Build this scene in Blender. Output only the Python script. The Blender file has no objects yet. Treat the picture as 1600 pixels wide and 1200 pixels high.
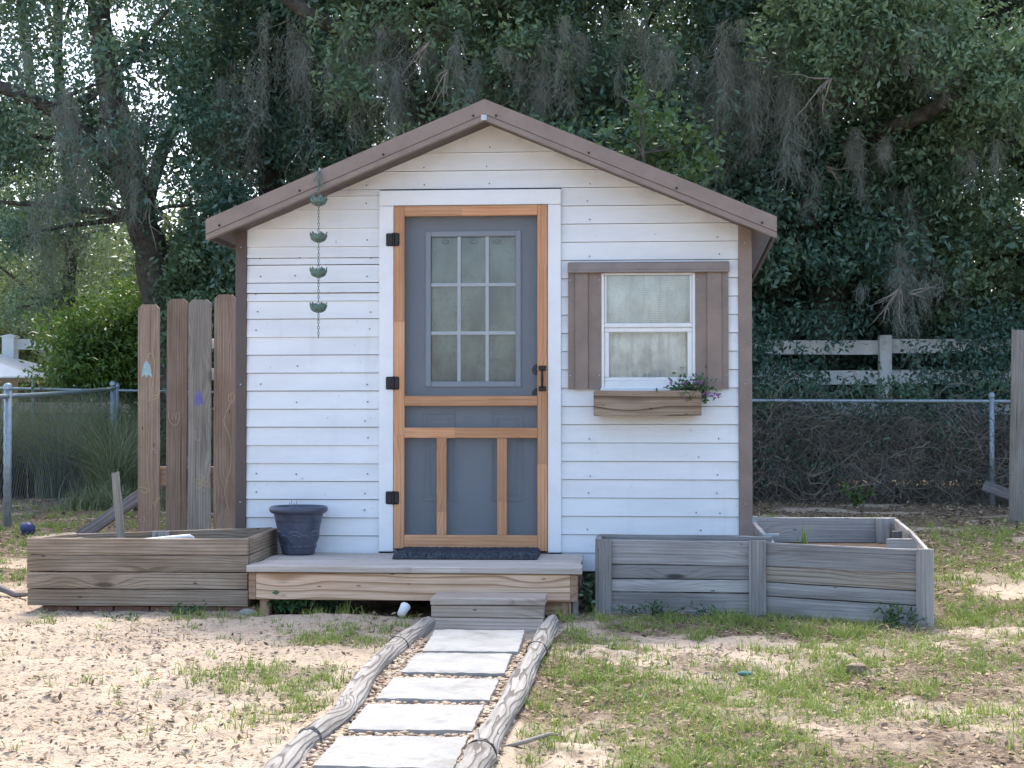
import bpy, math, random
import numpy as np
from mathutils import Matrix, Vector
random.seed(7); rng = np.random.default_rng(7)
scene = bpy.context.scene
COL = scene.collection

# ------------------------------------------------------------------ camera, sky, sun, exposure
# world: x to the right along the shed front, y away behind the shed (front wall at y=0), z up, ground at 0
CAM = Vector((0.91, -9.228, 1.062)); YAW = math.radians(4.18); PITCH = math.atan(50 / 2450); FPX = 2450.0
cam = bpy.data.cameras.new('camera'); cam_o = bpy.data.objects.new('camera', cam); COL.objects.link(cam_o)
cam.sensor_width = 36.0; cam.lens = 36.0 * FPX / 1600.0; cam.clip_start = 0.1; cam.clip_end = 600
cam_o.location = CAM; cam_o.rotation_euler = (math.pi / 2 + PITCH, 0, YAW)
scene.camera = cam_o

SUN_EL = math.radians(57); SUN_AZ = math.radians(-4)
world = bpy.data.worlds.new('World'); scene.world = world; world.use_nodes = True
wn = world.node_tree; wn.nodes.clear()
sky = wn.nodes.new('ShaderNodeTexSky'); sky.sky_type = 'NISHITA'; sky.sun_disc = False
sky.sun_elevation = SUN_EL; sky.sun_rotation = SUN_AZ; sky.dust_density = 3.0; sky.air_density = 1.0; sky.ozone_density = 1.2
bg = wn.nodes.new('ShaderNodeBackground'); bg.inputs[1].default_value = 0.15
wo = wn.nodes.new('ShaderNodeOutputWorld'); wn.links.new(sky.outputs[0], bg.inputs[0]); wn.links.new(bg.outputs[0], wo.inputs[0])
sun = bpy.data.lights.new('sun', 'SUN'); sun.energy = 1.5; sun.angle = math.radians(10); sun.color = (1.0, 0.96, 0.9)
sun_o = bpy.data.objects.new('sun', sun); COL.objects.link(sun_o)
sd = Vector((math.sin(SUN_AZ) * math.cos(SUN_EL), math.cos(SUN_AZ) * math.cos(SUN_EL), math.sin(SUN_EL)))
sun_o.location = sd * 40; sun_o.rotation_euler = sd.to_track_quat('Z', 'Y').to_euler()
vs = scene.view_settings; vs.view_transform = 'Standard'; vs.look = 'None'; vs.gamma = 1.0; vs.use_curve_mapping = False
vs.exposure = 1.75
scene.cycles.max_bounces = 6; scene.cycles.transparent_max_bounces = 12

# ------------------------------------------------------------------ helpers
_F = np.array([-math.sin(YAW) * math.cos(PITCH), math.cos(YAW) * math.cos(PITCH), math.sin(PITCH)])
_R = np.array([math.cos(YAW), math.sin(YAW), 0.0]); _U = np.cross(_R, _F)
def at(px, py, Y):
    """survey helper: where a sight line of the photograph meets the vertical plane y=Y"""
    d = _F + _R * (px - 800) / FPX - _U * (py - 600) / FPX
    return Vector(np.array(CAM) + d * (Y - CAM.y) / d[1])

def hx(r, g, b):
    def f(c):
        c /= 255.0
        return c / 12.92 if c <= 0.04045 else ((c + 0.055) / 1.055) ** 2.4
    return (f(r), f(g), f(b), 1.0)

WM = {}
def link(o, parent=None, M=None):
    COL.objects.link(o)
    M = M if M is not None else Matrix.Identity(4)
    WM[o] = M
    if parent is not None:
        o.parent = parent; o.matrix_parent_inverse = WM[parent].inverted()
    o.matrix_basis = M
    return o
def tag(o, label=None, cat=None, group=None, kind=None):
    if label: o['label'] = label
    if cat: o['category'] = cat
    if group: o['group'] = group
    if kind: o['kind'] = kind
    return o
def thing(name, loc, label, cat, group=None):
    o = bpy.data.objects.new(name, None); o.empty_display_size = 0.1
    link(o, None, Matrix.Translation(Vector(loc)))
    return tag(o, label, cat, group)
def mobj(name, me, mat, parent=None, M=None):
    o = bpy.data.objects.new(name, me)
    if mat is not None and not me.materials: me.materials.append(mat)
    return link(o, parent, M)

class MB:
    def __init__(s): s.v = []; s.f = []
    def add(s, vs_, fs_):
        n = len(s.v); s.v += [tuple(v) for v in vs_]; s.f += [tuple(i + n for i in f) for f in fs_]; return s
    def box(s, x0, x1, y0, y1, z0, z1):
        return s.add([(x0,y0,z0),(x1,y0,z0),(x1,y1,z0),(x0,y1,z0),(x0,y0,z1),(x1,y0,z1),(x1,y1,z1),(x0,y1,z1)],
                     [(0,3,2,1),(4,5,6,7),(0,1,5,4),(1,2,6,5),(2,3,7,6),(3,0,4,7)])
    def bbox(s, x0, x1, y0, y1, z0, z1, b=0.004):
        """box with chamfered edges"""
        vs_ = []; idx = {}
        xs, ys, zs = (x0, x1), (y0, y1), (z0, z1)
        for i in (0,1):
            for j in (0,1):
                for k in (0,1):
                    sx, sy, sz = (1 if i == 0 else -1), (1 if j == 0 else -1), (1 if k == 0 else -1)
                    idx[i,j,k,'x'] = len(vs_); vs_.append((xs[i], ys[j] + sy*b, zs[k] + sz*b))
                    idx[i,j,k,'y'] = len(vs_); vs_.append((xs[i] + sx*b, ys[j], zs[k] + sz*b))
                    idx[i,j,k,'z'] = len(vs_); vs_.append((xs[i] + sx*b, ys[j] + sy*b, zs[k]))
        I = idx; fs = []
        def q(a, b_, c, d): fs.append((a, b_, c, d))
        q(I[0,0,0,'x'],I[0,0,1,'x'],I[0,1,1,'x'],I[0,1,0,'x']); q(I[1,0,0,'x'],I[1,1,0,'x'],I[1,1,1,'x'],I[1,0,1,'x'])
        q(I[0,0,0,'y'],I[1,0,0,'y'],I[1,0,1,'y'],I[0,0,1,'y']); q(I[0,1,0,'y'],I[0,1,1,'y'],I[1,1,1,'y'],I[1,1,0,'y'])
        q(I[0,0,0,'z'],I[0,1,0,'z'],I[1,1,0,'z'],I[1,0,0,'z']); q(I[0,0,1,'z'],I[1,0,1,'z'],I[1,1,1,'z'],I[0,1,1,'z'])
        for i in (0,1):
            for j in (0,1):
                q(I[i,j,0,'x'],I[i,j,1,'x'],I[i,j,1,'y'],I[i,j,0,'y'])
            for k in (0,1):
                q(I[i,0,k,'x'],I[i,1,k,'x'],I[i,1,k,'z'],I[i,0,k,'z'])
        for j in (0,1):
            for k in (0,1):
                q(I[0,j,k,'y'],I[1,j,k,'y'],I[1,j,k,'z'],I[0,j,k,'z'])
        for i in (0,1):
            for j in (0,1):
                for k in (0,1):
                    fs.append((I[i,j,k,'x'],I[i,j,k,'y'],I[i,j,k,'z']))
        return s.add(vs_, fs)
    def prism(s, pts, axis, a, b):
        """extrude a 2-D polygon; axis 'y': pts are (x,z); axis 'x': pts are (y,z); axis 'z': pts are (x,y)"""
        n = len(pts)
        def mk(p, t):
            return (p[0], t, p[1]) if axis == 'y' else ((t, p[0], p[1]) if axis == 'x' else (p[0], p[1], t))
        vs_ = [mk(p, a) for p in pts] + [mk(p, b) for p in pts]
        fs = [tuple(range(n)), tuple(range(2*n - 1, n - 1, -1))] + [(i, i + n, (i+1) % n + n, (i+1) % n) for i in range(n)]
        return s.add(vs_, fs)
    def tube(s, pts, rad, n=8, cap=True, wob=0.0):
        pts = [Vector(p) for p in pts]; m = len(pts)
        if not hasattr(rad, '__len__'): rad = [rad] * m
        up = Vector((0,0,1)); base = len(s.v); prev = None
        for i, p in enumerate(pts):
            t = (pts[min(i+1, m-1)] - pts[max(i-1, 0)]).normalized()
            if prev is None:
                a = t.cross(up)
                if a.length < 1e-3: a = t.cross(Vector((1,0,0)))
            else:
                a = prev - t * prev.dot(t)
                if a.length < 1e-4: a = t.cross(up)
            a.normalize(); prev = a; b = t.cross(a)
            for k in range(n):
                th = 2 * math.pi * k / n; r = rad[i] * (1 + wob * random.uniform(-1, 1))
                s.v.append(tuple(p + a * (math.cos(th) * r) + b * (math.sin(th) * r)))
        for i in range(m - 1):
            for k in range(n):
                s.f.append((base + i*n + k, base + i*n + (k+1) % n, base + (i+1)*n + (k+1) % n, base + (i+1)*n + k))
        if cap:
            s.f.append(tuple(base + k for k in range(n - 1, -1, -1))); s.f.append(tuple(base + (m-1)*n + k for k in range(n)))
        return s
    def lathe(s, prof, c=(0,0,0), n=32, disp=None):
        base = len(s.v); m = len(prof)
        for r, z in prof:
            for k in range(n):
                th = 2 * math.pi * k / n; rr = r + (disp(th, z, r) if disp else 0)
                s.v.append((c[0] + rr * math.cos(th), c[1] + rr * math.sin(th), c[2] + z))
        for i in range(m - 1):
            for k in range(n):
                s.f.append((base + i*n + k, base + i*n + (k+1) % n, base + (i+1)*n + (k+1) % n, base + (i+1)*n + k))
        return s
    def mesh(s, name, smooth=False):
        me = bpy.data.meshes.new(name); me.from_pydata(s.v, [], s.f); me.update()
        if smooth: me.polygons.foreach_set('use_smooth', [True] * len(me.polygons))
        return me
    def build(s, name, mat, parent=None, smooth=False, M=None):
        return mobj(name, s.mesh(name, smooth), mat, parent, M)

def np_mesh(name, V, T, smooth=False, **attrs):
    me = bpy.data.meshes.new(name); V = np.asarray(V, np.float32); T = np.asarray(T, np.int32)
    me.vertices.add(len(V)); me.vertices.foreach_set('co', V.ravel())
    k = T.shape[1]; me.loops.add(T.size); me.loops.foreach_set('vertex_index', T.ravel())
    me.polygons.add(len(T)); me.polygons.foreach_set('loop_start', np.arange(0, T.size, k, dtype=np.int32))
    if smooth: me.polygons.foreach_set('use_smooth', np.ones(len(T), bool))
    for a, val in attrs.items():
        at_ = me.attributes.new(a, 'FLOAT', 'POINT'); at_.data.foreach_set('value', np.asarray(val, np.float32))
    me.update(calc_edges=True)
    return me

_tab = rng.random((256, 256))
def vnoise(x, y, s=1.0, seed=0):
    x = np.asarray(x, float) * s + seed * 17.37; y = np.asarray(y, float) * s + seed * 9.11
    xi = np.floor(x).astype(int); yi = np.floor(y).astype(int); fx = x - xi; fy = y - yi
    fx = fx*fx*(3 - 2*fx); fy = fy*fy*(3 - 2*fy)
    g = lambda a, b: _tab[a & 255, b & 255]
    return (g(xi,yi)*(1-fx) + g(xi+1,yi)*fx)*(1-fy) + (g(xi,yi+1)*(1-fx) + g(xi+1,yi+1)*fx)*fy
def fbm(x, y, s=1.0, seed=0, o=4):
    r = 0; a = 0.5; t = 0
    for i in range(o):
        r = r + a * vnoise(x, y, s * 2**i, seed + i); t += a; a *= 0.5
    return r / t
def sstep(a, b, x):
    t = np.clip((np.asarray(x, float) - a) / (b - a), 0, 1); return t*t*(3 - 2*t)

# ------------------------------------------------------------------ node helpers
def newmat(name):
    m = bpy.data.materials.new(name); m.use_nodes = True; nt = m.node_tree; nt.nodes.clear()
    out = nt.nodes.new('ShaderNodeOutputMaterial'); return m, nt, out
def nd(nt, typ, props=None, ins=None):
    n = nt.nodes.new(typ)
    for k, v in (props or {}).items(): setattr(n, k, v)
    for k, v in (ins or {}).items():
        sck = n.inputs[k]
        if isinstance(v, bpy.types.NodeSocket): nt.links.new(v, sck)
        else: sck.default_value = v
    return n
def mix(nt, f, a, b, mode='MIX'):
    n = nd(nt, 'ShaderNodeMix', {'data_type': 'RGBA', 'blend_type': mode}, {0: f, 6: a, 7: b}); return n.outputs[2]
def ramp(nt, f, stops):
    n = nd(nt, 'ShaderNodeValToRGB', None, {0: f}); e = n.color_ramp.elements
    while len(e) < len(stops): e.new(0.5)
    for i, (p, c) in enumerate(stops):
        e[i].position = p; e[i].color = c if hasattr(c, '__len__') else (c, c, c, 1)
    return n.outputs[0]
def mrange(nt, v, a, b, c=0.0, d=1.0):
    return nd(nt, 'ShaderNodeMapRange', {'interpolation_type': 'SMOOTHSTEP'}, {0: v, 1: a, 2: b, 3: c, 4: d}).outputs[0]
def math_(nt, op, a, b=0.0):
    return nd(nt, 'ShaderNodeMath', {'operation': op}, {0: a, 1: b}).outputs[0]
def objvec(nt, scale=(1,1,1), rand=True):
    tc = nd(nt, 'ShaderNodeTexCoord').outputs['Object']
    if rand:
        oi = nd(nt, 'ShaderNodeObjectInfo').outputs['Random']
        cx = nd(nt, 'ShaderNodeCombineXYZ', None, {0: math_(nt, 'MULTIPLY', oi, 53.0), 1: math_(nt, 'MULTIPLY', oi, 31.0), 2: math_(nt, 'MULTIPLY', oi, 71.0)}).outputs[0]
        tc = nd(nt, 'ShaderNodeVectorMath', {'operation': 'ADD'}, {0: tc, 1: cx}).outputs[0]
    return nd(nt, 'ShaderNodeVectorMath', {'operation': 'MULTIPLY'}, {0: tc, 1: scale}).outputs[0]
def noise(nt, vec, scale=1.0, detail=4.0, rough=0.55, dist=0.0):
    return nd(nt, 'ShaderNodeTexNoise', None, {'Vector': vec, 'Scale': scale, 'Detail': detail, 'Roughness': rough, 'Distortion': dist}).outputs[0]
def bumpn(nt, h, strength=0.4, dist=0.003, normal=None):
    n = nd(nt, 'ShaderNodeBump', None, {'Height': h, 'Strength': strength, 'Distance': dist})
    if normal is not None: nt.links.new(normal, n.inputs['Normal'])
    return n.outputs[0]
def principled(nt, out, col, rough=0.7, normal=None, metal=0.0, spec=0.5):
    p = nd(nt, 'ShaderNodeBsdfPrincipled', None, {'Base Color': col, 'Roughness': rough, 'Metallic': metal})
    p.inputs['Specular IOR Level'].default_value = spec
    if normal is not None: nt.links.new(normal, p.inputs['Normal'])
    nt.links.new(p.outputs[0], out.inputs[0]); return p

def wood(name, base, dark, light, ring=11.0, dist=5.0, ringamt=0.5, knots=0.6, rough=0.85, bump=0.5, spec=0.25, vary=0.35, stain=None, checks=1.0):
    """planks carry their length along local x"""
    m, nt, out = newmat(name)
    v = objvec(nt)
    sv = lambda s: nd(nt, 'ShaderNodeVectorMath', {'operation': 'MULTIPLY'}, {0: v, 1: s}).outputs[0]
    vor = nd(nt, 'ShaderNodeTexVoronoi', {'feature': 'F1'}, {'Vector': sv((1.7, 3.0, 6.5)), 'Scale': 1.0, 'Randomness': 1.0}).outputs['Distance']
    kn = mrange(nt, vor, 0.05, 0.13, 1.0, 0.0)
    halo = mrange(nt, vor, 0.0, 0.45, 1.0, 0.0)
    wv = nd(nt, 'ShaderNodeVectorMath', {'operation': 'ADD'}, {0: sv((0.22, 1, 1)), 1: nd(nt, 'ShaderNodeCombineXYZ', None, {2: math_(nt, 'MULTIPLY', halo, 0.045)}).outputs[0]}).outputs[0]
    wave = nd(nt, 'ShaderNodeTexWave', {'wave_type': 'BANDS', 'bands_direction': 'Z', 'wave_profile': 'SAW'},
              {'Vector': wv, 'Scale': ring, 'Distortion': dist, 'Detail': 2.0, 'Detail Scale': 0.35, 'Detail Roughness': 0.5}).outputs['Fac']
    fine = noise(nt, sv((2.5, 130, 130)), 1.0, 5, 0.6)
    mid = noise(nt, sv((1.2, 22, 22)), 1.0, 4, 0.6)
    blot = noise(nt, sv((2.2, 5, 5)), 1.0, 5, 0.6)
    c = mix(nt, mrange(nt, blot, 0.3, 0.7), base, light)
    c = mix(nt, math_(nt, 'MULTIPLY', mrange(nt, wave, 0.55, 0.95), min(1.0, ringamt * 1.35)), c, dark)
    c = mix(nt, math_(nt, 'MULTIPLY', mrange(nt, fine, 0.42, 0.68), 0.42), c, dark)
    c = mix(nt, math_(nt, 'MULTIPLY', mrange(nt, mid, 0.52, 0.75), 0.4), c, dark)
    chk = mrange(nt, noise(nt, sv((0.9, 70, 70)), 1.0, 3, 0.5), 0.66, 0.72)
    c = mix(nt, math_(nt, 'MULTIPLY', chk, 0.55 * checks), c, tuple(x * 0.35 for x in dark[:3]) + (1,))
    if stain: c = mix(nt, mrange(nt, noise(nt, sv((1.0, 9, 9)), 1.0, 3), 0.55, 0.7, 0, 0.6), c, stain)
    c = mix(nt, math_(nt, 'MULTIPLY', kn, knots), c, tuple(x * 0.4 for x in dark[:3]) + (1,))
    v3 = nd(nt, 'ShaderNodeTexVoronoi', {'feature': 'F1'}, {'Vector': sv((5.0, 9.0, 17.0)), 'Scale': 1.0, 'Randomness': 1.0}).outputs['Distance']
    c = mix(nt, mrange(nt, v3, 0.05, 0.085, 0.8 * checks, 0.0), c, tuple(x * 0.35 for x in dark[:3]) + (1,))
    oi = nd(nt, 'ShaderNodeObjectInfo').outputs['Random']
    hsv = nd(nt, 'ShaderNodeHueSaturation', None, {'Color': c, 'Value': nd(nt, 'ShaderNodeMapRange', None, {0: oi, 1: 0.0, 2: 1.0, 3: 1 - vary * 0.6, 4: 1 + vary * 0.6}).outputs[0]})
    h = math_(nt, 'ADD', math_(nt, 'MULTIPLY', wave, -0.5), math_(nt, 'ADD', math_(nt, 'MULTIPLY', fine, -0.9), math_(nt, 'MULTIPLY', mid, -0.8)))
    principled(nt, out, hsv.outputs[0], rough, bumpn(nt, h, bump, 0.004), 0, spec)
    return m
def plain(name, col, rough=0.6, metal=0.0, var=0.15, sc=6.0, bump=0.1, spec=0.5, dirt=None, dirtamt=0.5, dirtsc=3.0, rand=True):
    m, nt, out = newmat(name); v = objvec(nt, rand=rand)
    n1 = noise(nt, v, sc, 6, 0.62); n2 = noise(nt, v, sc * 14, 3)
    c = mix(nt, mrange(nt, n1, 0.25, 0.75), tuple(x * (1 - var) for x in col[:3]) + (1,), tuple(min(1, x * (1 + var)) for x in col[:3]) + (1,))
    if dirt:
        c = mix(nt, math_(nt, 'MULTIPLY', mrange(nt, noise(nt, v, dirtsc, 7, 0.68), 0.5, 0.75), dirtamt), c, dirt)
    r = nd(nt, 'ShaderNodeMapRange', None, {0: n1, 1: 0.2, 2: 0.8, 3: max(0.03, rough - 0.08), 4: min(1, rough + 0.08)}).outputs[0]
    principled(nt, out, c, r, bumpn(nt, math_(nt, 'ADD', n1, math_(nt, 'MULTIPLY', n2, 0.4)), bump, 0.004), metal, spec)
    return m
def leafmat(name, dark, light, rough=0.42, trans=0.25, spec=0.5):
    m, nt, out = newmat(name)
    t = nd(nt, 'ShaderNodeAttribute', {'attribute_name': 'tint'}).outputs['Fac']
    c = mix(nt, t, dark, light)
    p = nd(nt, 'ShaderNodeBsdfPrincipled', None, {'Base Color': c, 'Roughness': rough}); p.inputs['Specular IOR Level'].default_value = spec
    tr = nd(nt, 'ShaderNodeBsdfTranslucent', None, {'Color': mix(nt, 0.35, c, (0.25, 0.32, 0.03, 1))})
    ms = nd(nt, 'ShaderNodeMixShader', None, {0: trans, 1: p.outputs[0], 2: tr.outputs[0]})
    nt.links.new(ms.outputs[0], out.inputs[0]); return m

M = {}
M['deck_top'] = wood('deck_top_wood', (0.56,0.49,0.42,1), (0.28,0.23,0.185,1), (0.66,0.59,0.52,1), ring=16, dist=4, ringamt=0.22, knots=0.4, vary=0.15)
M['deck_rim'] = wood('deck_rim_wood', (0.70,0.47,0.32,1), (0.32,0.18,0.10,1), (0.76,0.56,0.41,1), ring=7.5, dist=9, ringamt=0.6, knots=0.8, vary=0.1)
M['post'] = wood('post_wood', (0.40,0.25,0.165,1), (0.2,0.12,0.07,1), (0.45,0.31,0.22,1), ring=9, ringamt=0.4, vary=0.2)
M['step'] = wood('step_wood', (0.46,0.37,0.30,1), (0.2,0.145,0.11,1), (0.56,0.475,0.405,1), ring=16, dist=4, ringamt=0.3, knots=0.5, vary=0.2)
M['grey'] = wood('weathered_grey_wood', (0.305,0.288,0.275,1), (0.125,0.112,0.103,1), (0.42,0.405,0.39,1), ring=16, dist=4, ringamt=0.2, knots=0.85, vary=0.4, stain=(0.15,0.135,0.12,1))
M['tan_grey'] = wood('half_weathered_wood', (0.30,0.245,0.19,1), (0.105,0.075,0.05,1), (0.36,0.32,0.27,1), ring=12, dist=6, ringamt=0.4, knots=0.9, vary=0.2)
M['brown'] = wood('weathered_brown_wood', (0.265,0.195,0.135,1), (0.075,0.05,0.033,1), (0.385,0.31,0.235,1), ring=17, dist=5, ringamt=0.36, knots=0.7, vary=0.3)
M['picket'] = wood('picket_wood', (0.225,0.158,0.115,1), (0.085,0.055,0.04,1), (0.31,0.24,0.19,1), ring=18, dist=4, ringamt=0.25, knots=0.4, vary=0.3, stain=(0.16,0.14,0.12,1))
M['picket_grey'] = wood('grey_picket_wood', (0.235,0.21,0.18,1), (0.09,0.08,0.065,1), (0.32,0.30,0.265,1), ring=18, dist=4, ringamt=0.25, knots=0.6, vary=0.1)
M['cedar'] = wood('orange_cedar', (0.54,0.265,0.13,1), (0.33,0.13,0.052,1), (0.62,0.345,0.19,1), ring=14, dist=3, ringamt=0.28, knots=0.0, rough=0.55, bump=0.15, spec=0.4, vary=0.3, checks=0.0)
M['boxwood'] = wood('window_box_wood', (0.29,0.2,0.135,1), (0.12,0.075,0.045,1), (0.38,0.29,0.215,1), ring=6, dist=6, ringamt=0.7, knots=0.3, vary=0.1)
M['log'] = wood('weathered_log_wood', (0.265,0.245,0.22,1), (0.075,0.064,0.055,1), (0.33,0.31,0.285,1), ring=24, dist=13, ringamt=0.66, knots=0.3, bump=0.9, vary=0.15)
M['darkwood'] = wood('dark_plank_wood', (0.12,0.105,0.1,1), (0.05,0.045,0.042,1), (0.2,0.185,0.18,1), ring=8, ringamt=0.4)
M['metal'] = plain('brown_painted_metal', (0.235,0.178,0.148,1), 0.5, 0.0, 0.16, 7, 0.06, 0.5, dirt=(0.25,0.215,0.2,1), dirtamt=0.5, dirtsc=9)
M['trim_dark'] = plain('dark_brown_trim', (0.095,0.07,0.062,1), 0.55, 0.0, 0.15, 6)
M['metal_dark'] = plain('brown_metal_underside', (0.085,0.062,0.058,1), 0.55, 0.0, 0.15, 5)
M['casing'] = plain('white_painted_casing', (0.80,0.82,0.84,1), 0.5, 0, 0.03, 4, 0.05, 0.4, dirt=(0.6,0.57,0.53,1), dirtamt=0.25, dirtsc=5)
M['vinyl'] = plain('white_window_frame', (0.78,0.79,0.79,1), 0.45, 0, 0.05, 6, 0.04, 0.5, dirt=(0.5,0.48,0.44,1), dirtamt=0.3, dirtsc=14)
M['black'] = plain('black_hardware', (0.012,0.012,0.013,1), 0.45, 0.2, 0.2, 20)
M['door'] = plain('blue_grey_door_paint', (0.25,0.285,0.33,1), 0.5, 0, 0.06, 3, 0.04, 0.4)
M['pot'] = plain('slate_blue_plastic', (0.06,0.07,0.105,1), 0.42, 0, 0.25, 14, 0.15, 0.5, dirt=(0.16,0.17,0.2,1), dirtamt=0.4, dirtsc=20)
M['mat'] = plain('charcoal_mat_pile', (0.06,0.066,0.078,1), 0.97, 0, 0.6, 70, 0.9, 0.1)
M['patina'] = plain('green_patina_copper', (0.12,0.19,0.16,1), 0.55, 0.3, 0.35, 40, 0.2)
M['concrete'] = plain('pale_concrete', (0.30,0.295,0.278,1), 0.92, 0, 0.14, 9, 0.9, 0.2, dirt=(0.17,0.155,0.13,1), dirtamt=0.7, dirtsc=7)
M['galv'] = plain('galvanised_steel', (0.30,0.36,0.39,1), 0.5, 0.45, 0.2, 20, 0.05)
M['wire'] = plain('fence_wire', (0.15,0.17,0.18,1), 0.6, 0.4, 0.1, 20, 0.0)
M['whitewood'] = plain('dirty_white_rail', (0.76,0.76,0.74,1), 0.7, 0, 0.12, 5, 0.2, 0.3, dirt=(0.26,0.23,0.17,1), dirtamt=0.8, dirtsc=4)
M['whitepost'] = plain('white_vinyl_post', (0.72,0.73,0.74,1), 0.5, 0, 0.05, 5, 0.02)
M['bark'] = plain('oak_bark', (0.075,0.07,0.062,1), 0.95, 0, 0.5, 9, 1.0, 0.1, dirt=(0.2,0.205,0.18,1), dirtamt=0.7, dirtsc=5)
M['palebark'] = plain('pale_bark', (0.2,0.185,0.16,1), 0.95, 0, 0.4, 9, 1.0, 0.1, dirt=(0.09,0.09,0.075,1), dirtamt=0.6, dirtsc=5)
M['twig'] = plain('bare_twig', (0.24,0.21,0.18,1), 0.9, 0, 0.3, 12, 0.2)
M['vine'] = plain('dry_vine', (0.17,0.145,0.115,1), 0.9, 0, 0.45, 2.5, 0.2, 0.2, dirt=(0.09,0.11,0.06,1), dirtamt=0.7, dirtsc=1.6)
M['soil'] = plain('planter_soil', (0.075,0.058,0.045,1), 0.97, 0, 0.4, 30, 1.0, 0.1)
M['brick'] = plain('old_red_brick', (0.2,0.11,0.085,1), 0.92, 0, 0.3, 25, 0.5, 0.2)
M['leaf_dark'] = leafmat('dark_oak_leaf', (0.047,0.108,0.088,1), (0.16,0.275,0.19,1), 0.32, 0.26)
M['leaf_mid'] = leafmat('oak_leaf', (0.054,0.115,0.078,1), (0.19,0.295,0.165,1), 0.34, 0.28)
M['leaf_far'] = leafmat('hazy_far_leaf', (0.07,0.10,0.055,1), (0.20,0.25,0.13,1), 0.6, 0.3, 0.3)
M['leaf_bright'] = leafmat('bright_shrub_leaf', (0.035,0.085,0.022,1), (0.14,0.25,0.05,1), 0.42, 0.3)
M['leaf_weed'] = leafmat('weed_leaf', (0.03,0.075,0.03,1), (0.10,0.19,0.06,1), 0.5, 0.2)
M['grass'] = leafmat('grass_blade', (0.095,0.18,0.035,1), (0.36,0.40,0.12,1), 0.55, 0.3, 0.3)
M['tallgrass'] = leafmat('tall_grass_blade', (0.075,0.12,0.06,1), (0.36,0.36,0.22,1), 0.55, 0.25, 0.3)
M['litter'] = leafmat('fallen_leaf', (0.085,0.055,0.038,1), (0.42,0.32,0.2,1), 0.8, 0.05, 0.2)
M['moss'] = leafmat('spanish_moss', (0.17,0.195,0.175,1), (0.37,0.40,0.35,1), 0.95, 0.25, 0.1)
M['petal'] = leafmat('purple_petal', (0.16,0.045,0.22,1), (0.45,0.2,0.5,1), 0.6, 0.3, 0.2)
M['pebble'] = leafmat('river_pebble', (0.20,0.125,0.072,1), (0.46,0.37,0.27,1), 0.6, 0.0, 0.3)

def siding_mat():
    m, nt, out = newmat('white_siding_paint')
    v = objvec(nt, rand=False); vr = objvec(nt)
    sp = nd(nt, 'ShaderNodeSeparateXYZ', None, {0: v})
    n1 = noise(nt, nd(nt, 'ShaderNodeVectorMath', {'operation': 'MULTIPLY'}, {0: vr, 1: (1.2, 4, 5)}).outputs[0], 1.5, 6, 0.6)
    fine = noise(nt, nd(nt, 'ShaderNodeVectorMath', {'operation': 'MULTIPLY'}, {0: vr, 1: (8, 60, 90)}).outputs[0], 1.0, 5, 0.6)
    c = mix(nt, mrange(nt, n1, 0.3, 0.7), (0.725,0.745,0.765,1), (0.80,0.82,0.84,1))
    # grime washed down below the metal rakes
    ax = math_(nt, 'ABSOLUTE', math_(nt, 'SUBTRACT', sp.outputs[0], 0.10))
    d = math_(nt, 'SUBTRACT', math_(nt, 'SUBTRACT', 2.80, math_(nt, 'MULTIPLY', ax, 0.417)), sp.outputs[2])
    g = math_(nt, 'MULTIPLY', mrange(nt, d, 0.0, 0.12, 1.0, 0.0), mrange(nt, noise(nt, v, 4.0, 6, 0.65), 0.42, 0.68))
    c = mix(nt, math_(nt, 'MULTIPLY', g, 0.42), c, (0.36,0.32,0.26,1))
    sp2 = mrange(nt, noise(nt, v, 30, 2, 0.5), 0.72, 0.78)
    c = mix(nt, math_(nt, 'MULTIPLY', sp2, 0.5), c, (0.42,0.42,0.42,1))
    st = math_(nt, 'MULTIPLY', mrange(nt, noise(nt, nd(nt, 'ShaderNodeVectorMath', {'operation': 'MULTIPLY'}, {0: v, 1: (9, 1, 1.2)}).outputs[0], 1.0, 5), 0.55, 0.75), 0.18)
    c = mix(nt, st, c, (0.5,0.5,0.48,1))
    principled(nt, out, c, 0.55, bumpn(nt, math_(nt, 'ADD', fine, n1), 0.12, 0.004), 0, 0.4); return m
M['siding'] = siding_mat()
def glass_mat(name, tintc=(0.97,0.975,0.97,1), refl=1.0):
    m, nt, out = newmat(name)
    fr = nd(nt, 'ShaderNodeFresnel', None, {'IOR': 1.5}).outputs[0]
    tr = nd(nt, 'ShaderNodeBsdfTransparent', None, {'Color': tintc}); gl = nd(nt, 'ShaderNodeBsdfGlossy', None, {'Roughness': 0.03, 'Color': (1,1,1,1)})
    wob = bumpn(nt, noise(nt, objvec(nt), 5.0, 2), 0.15, 0.01); nt.links.new(wob, gl.inputs['Normal'])
    ms = nd(nt, 'ShaderNodeMixShader', None, {0: math_(nt, 'MULTIPLY', math_(nt, 'ADD', fr, 0.03), refl), 1: tr.outputs[0], 2: gl.outputs[0]})
    nt.links.new(ms.outputs[0], out.inputs[0]); return m
M['glass'] = glass_mat('window_glass')
def screen_mat():
    m, nt, out = newmat('insect_screen')
    d = nd(nt, 'ShaderNodeBsdfDiffuse', None, {'Color': (0.16,0.17,0.18,1)}); tr = nd(nt, 'ShaderNodeBsdfTransparent')
    ms = nd(nt, 'ShaderNodeMixShader', None, {0: 0.16, 1: tr.outputs[0], 2: d.outputs[0]}); nt.links.new(ms.outputs[0], out.inputs[0]); return m
M['screen'] = screen_mat()
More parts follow.
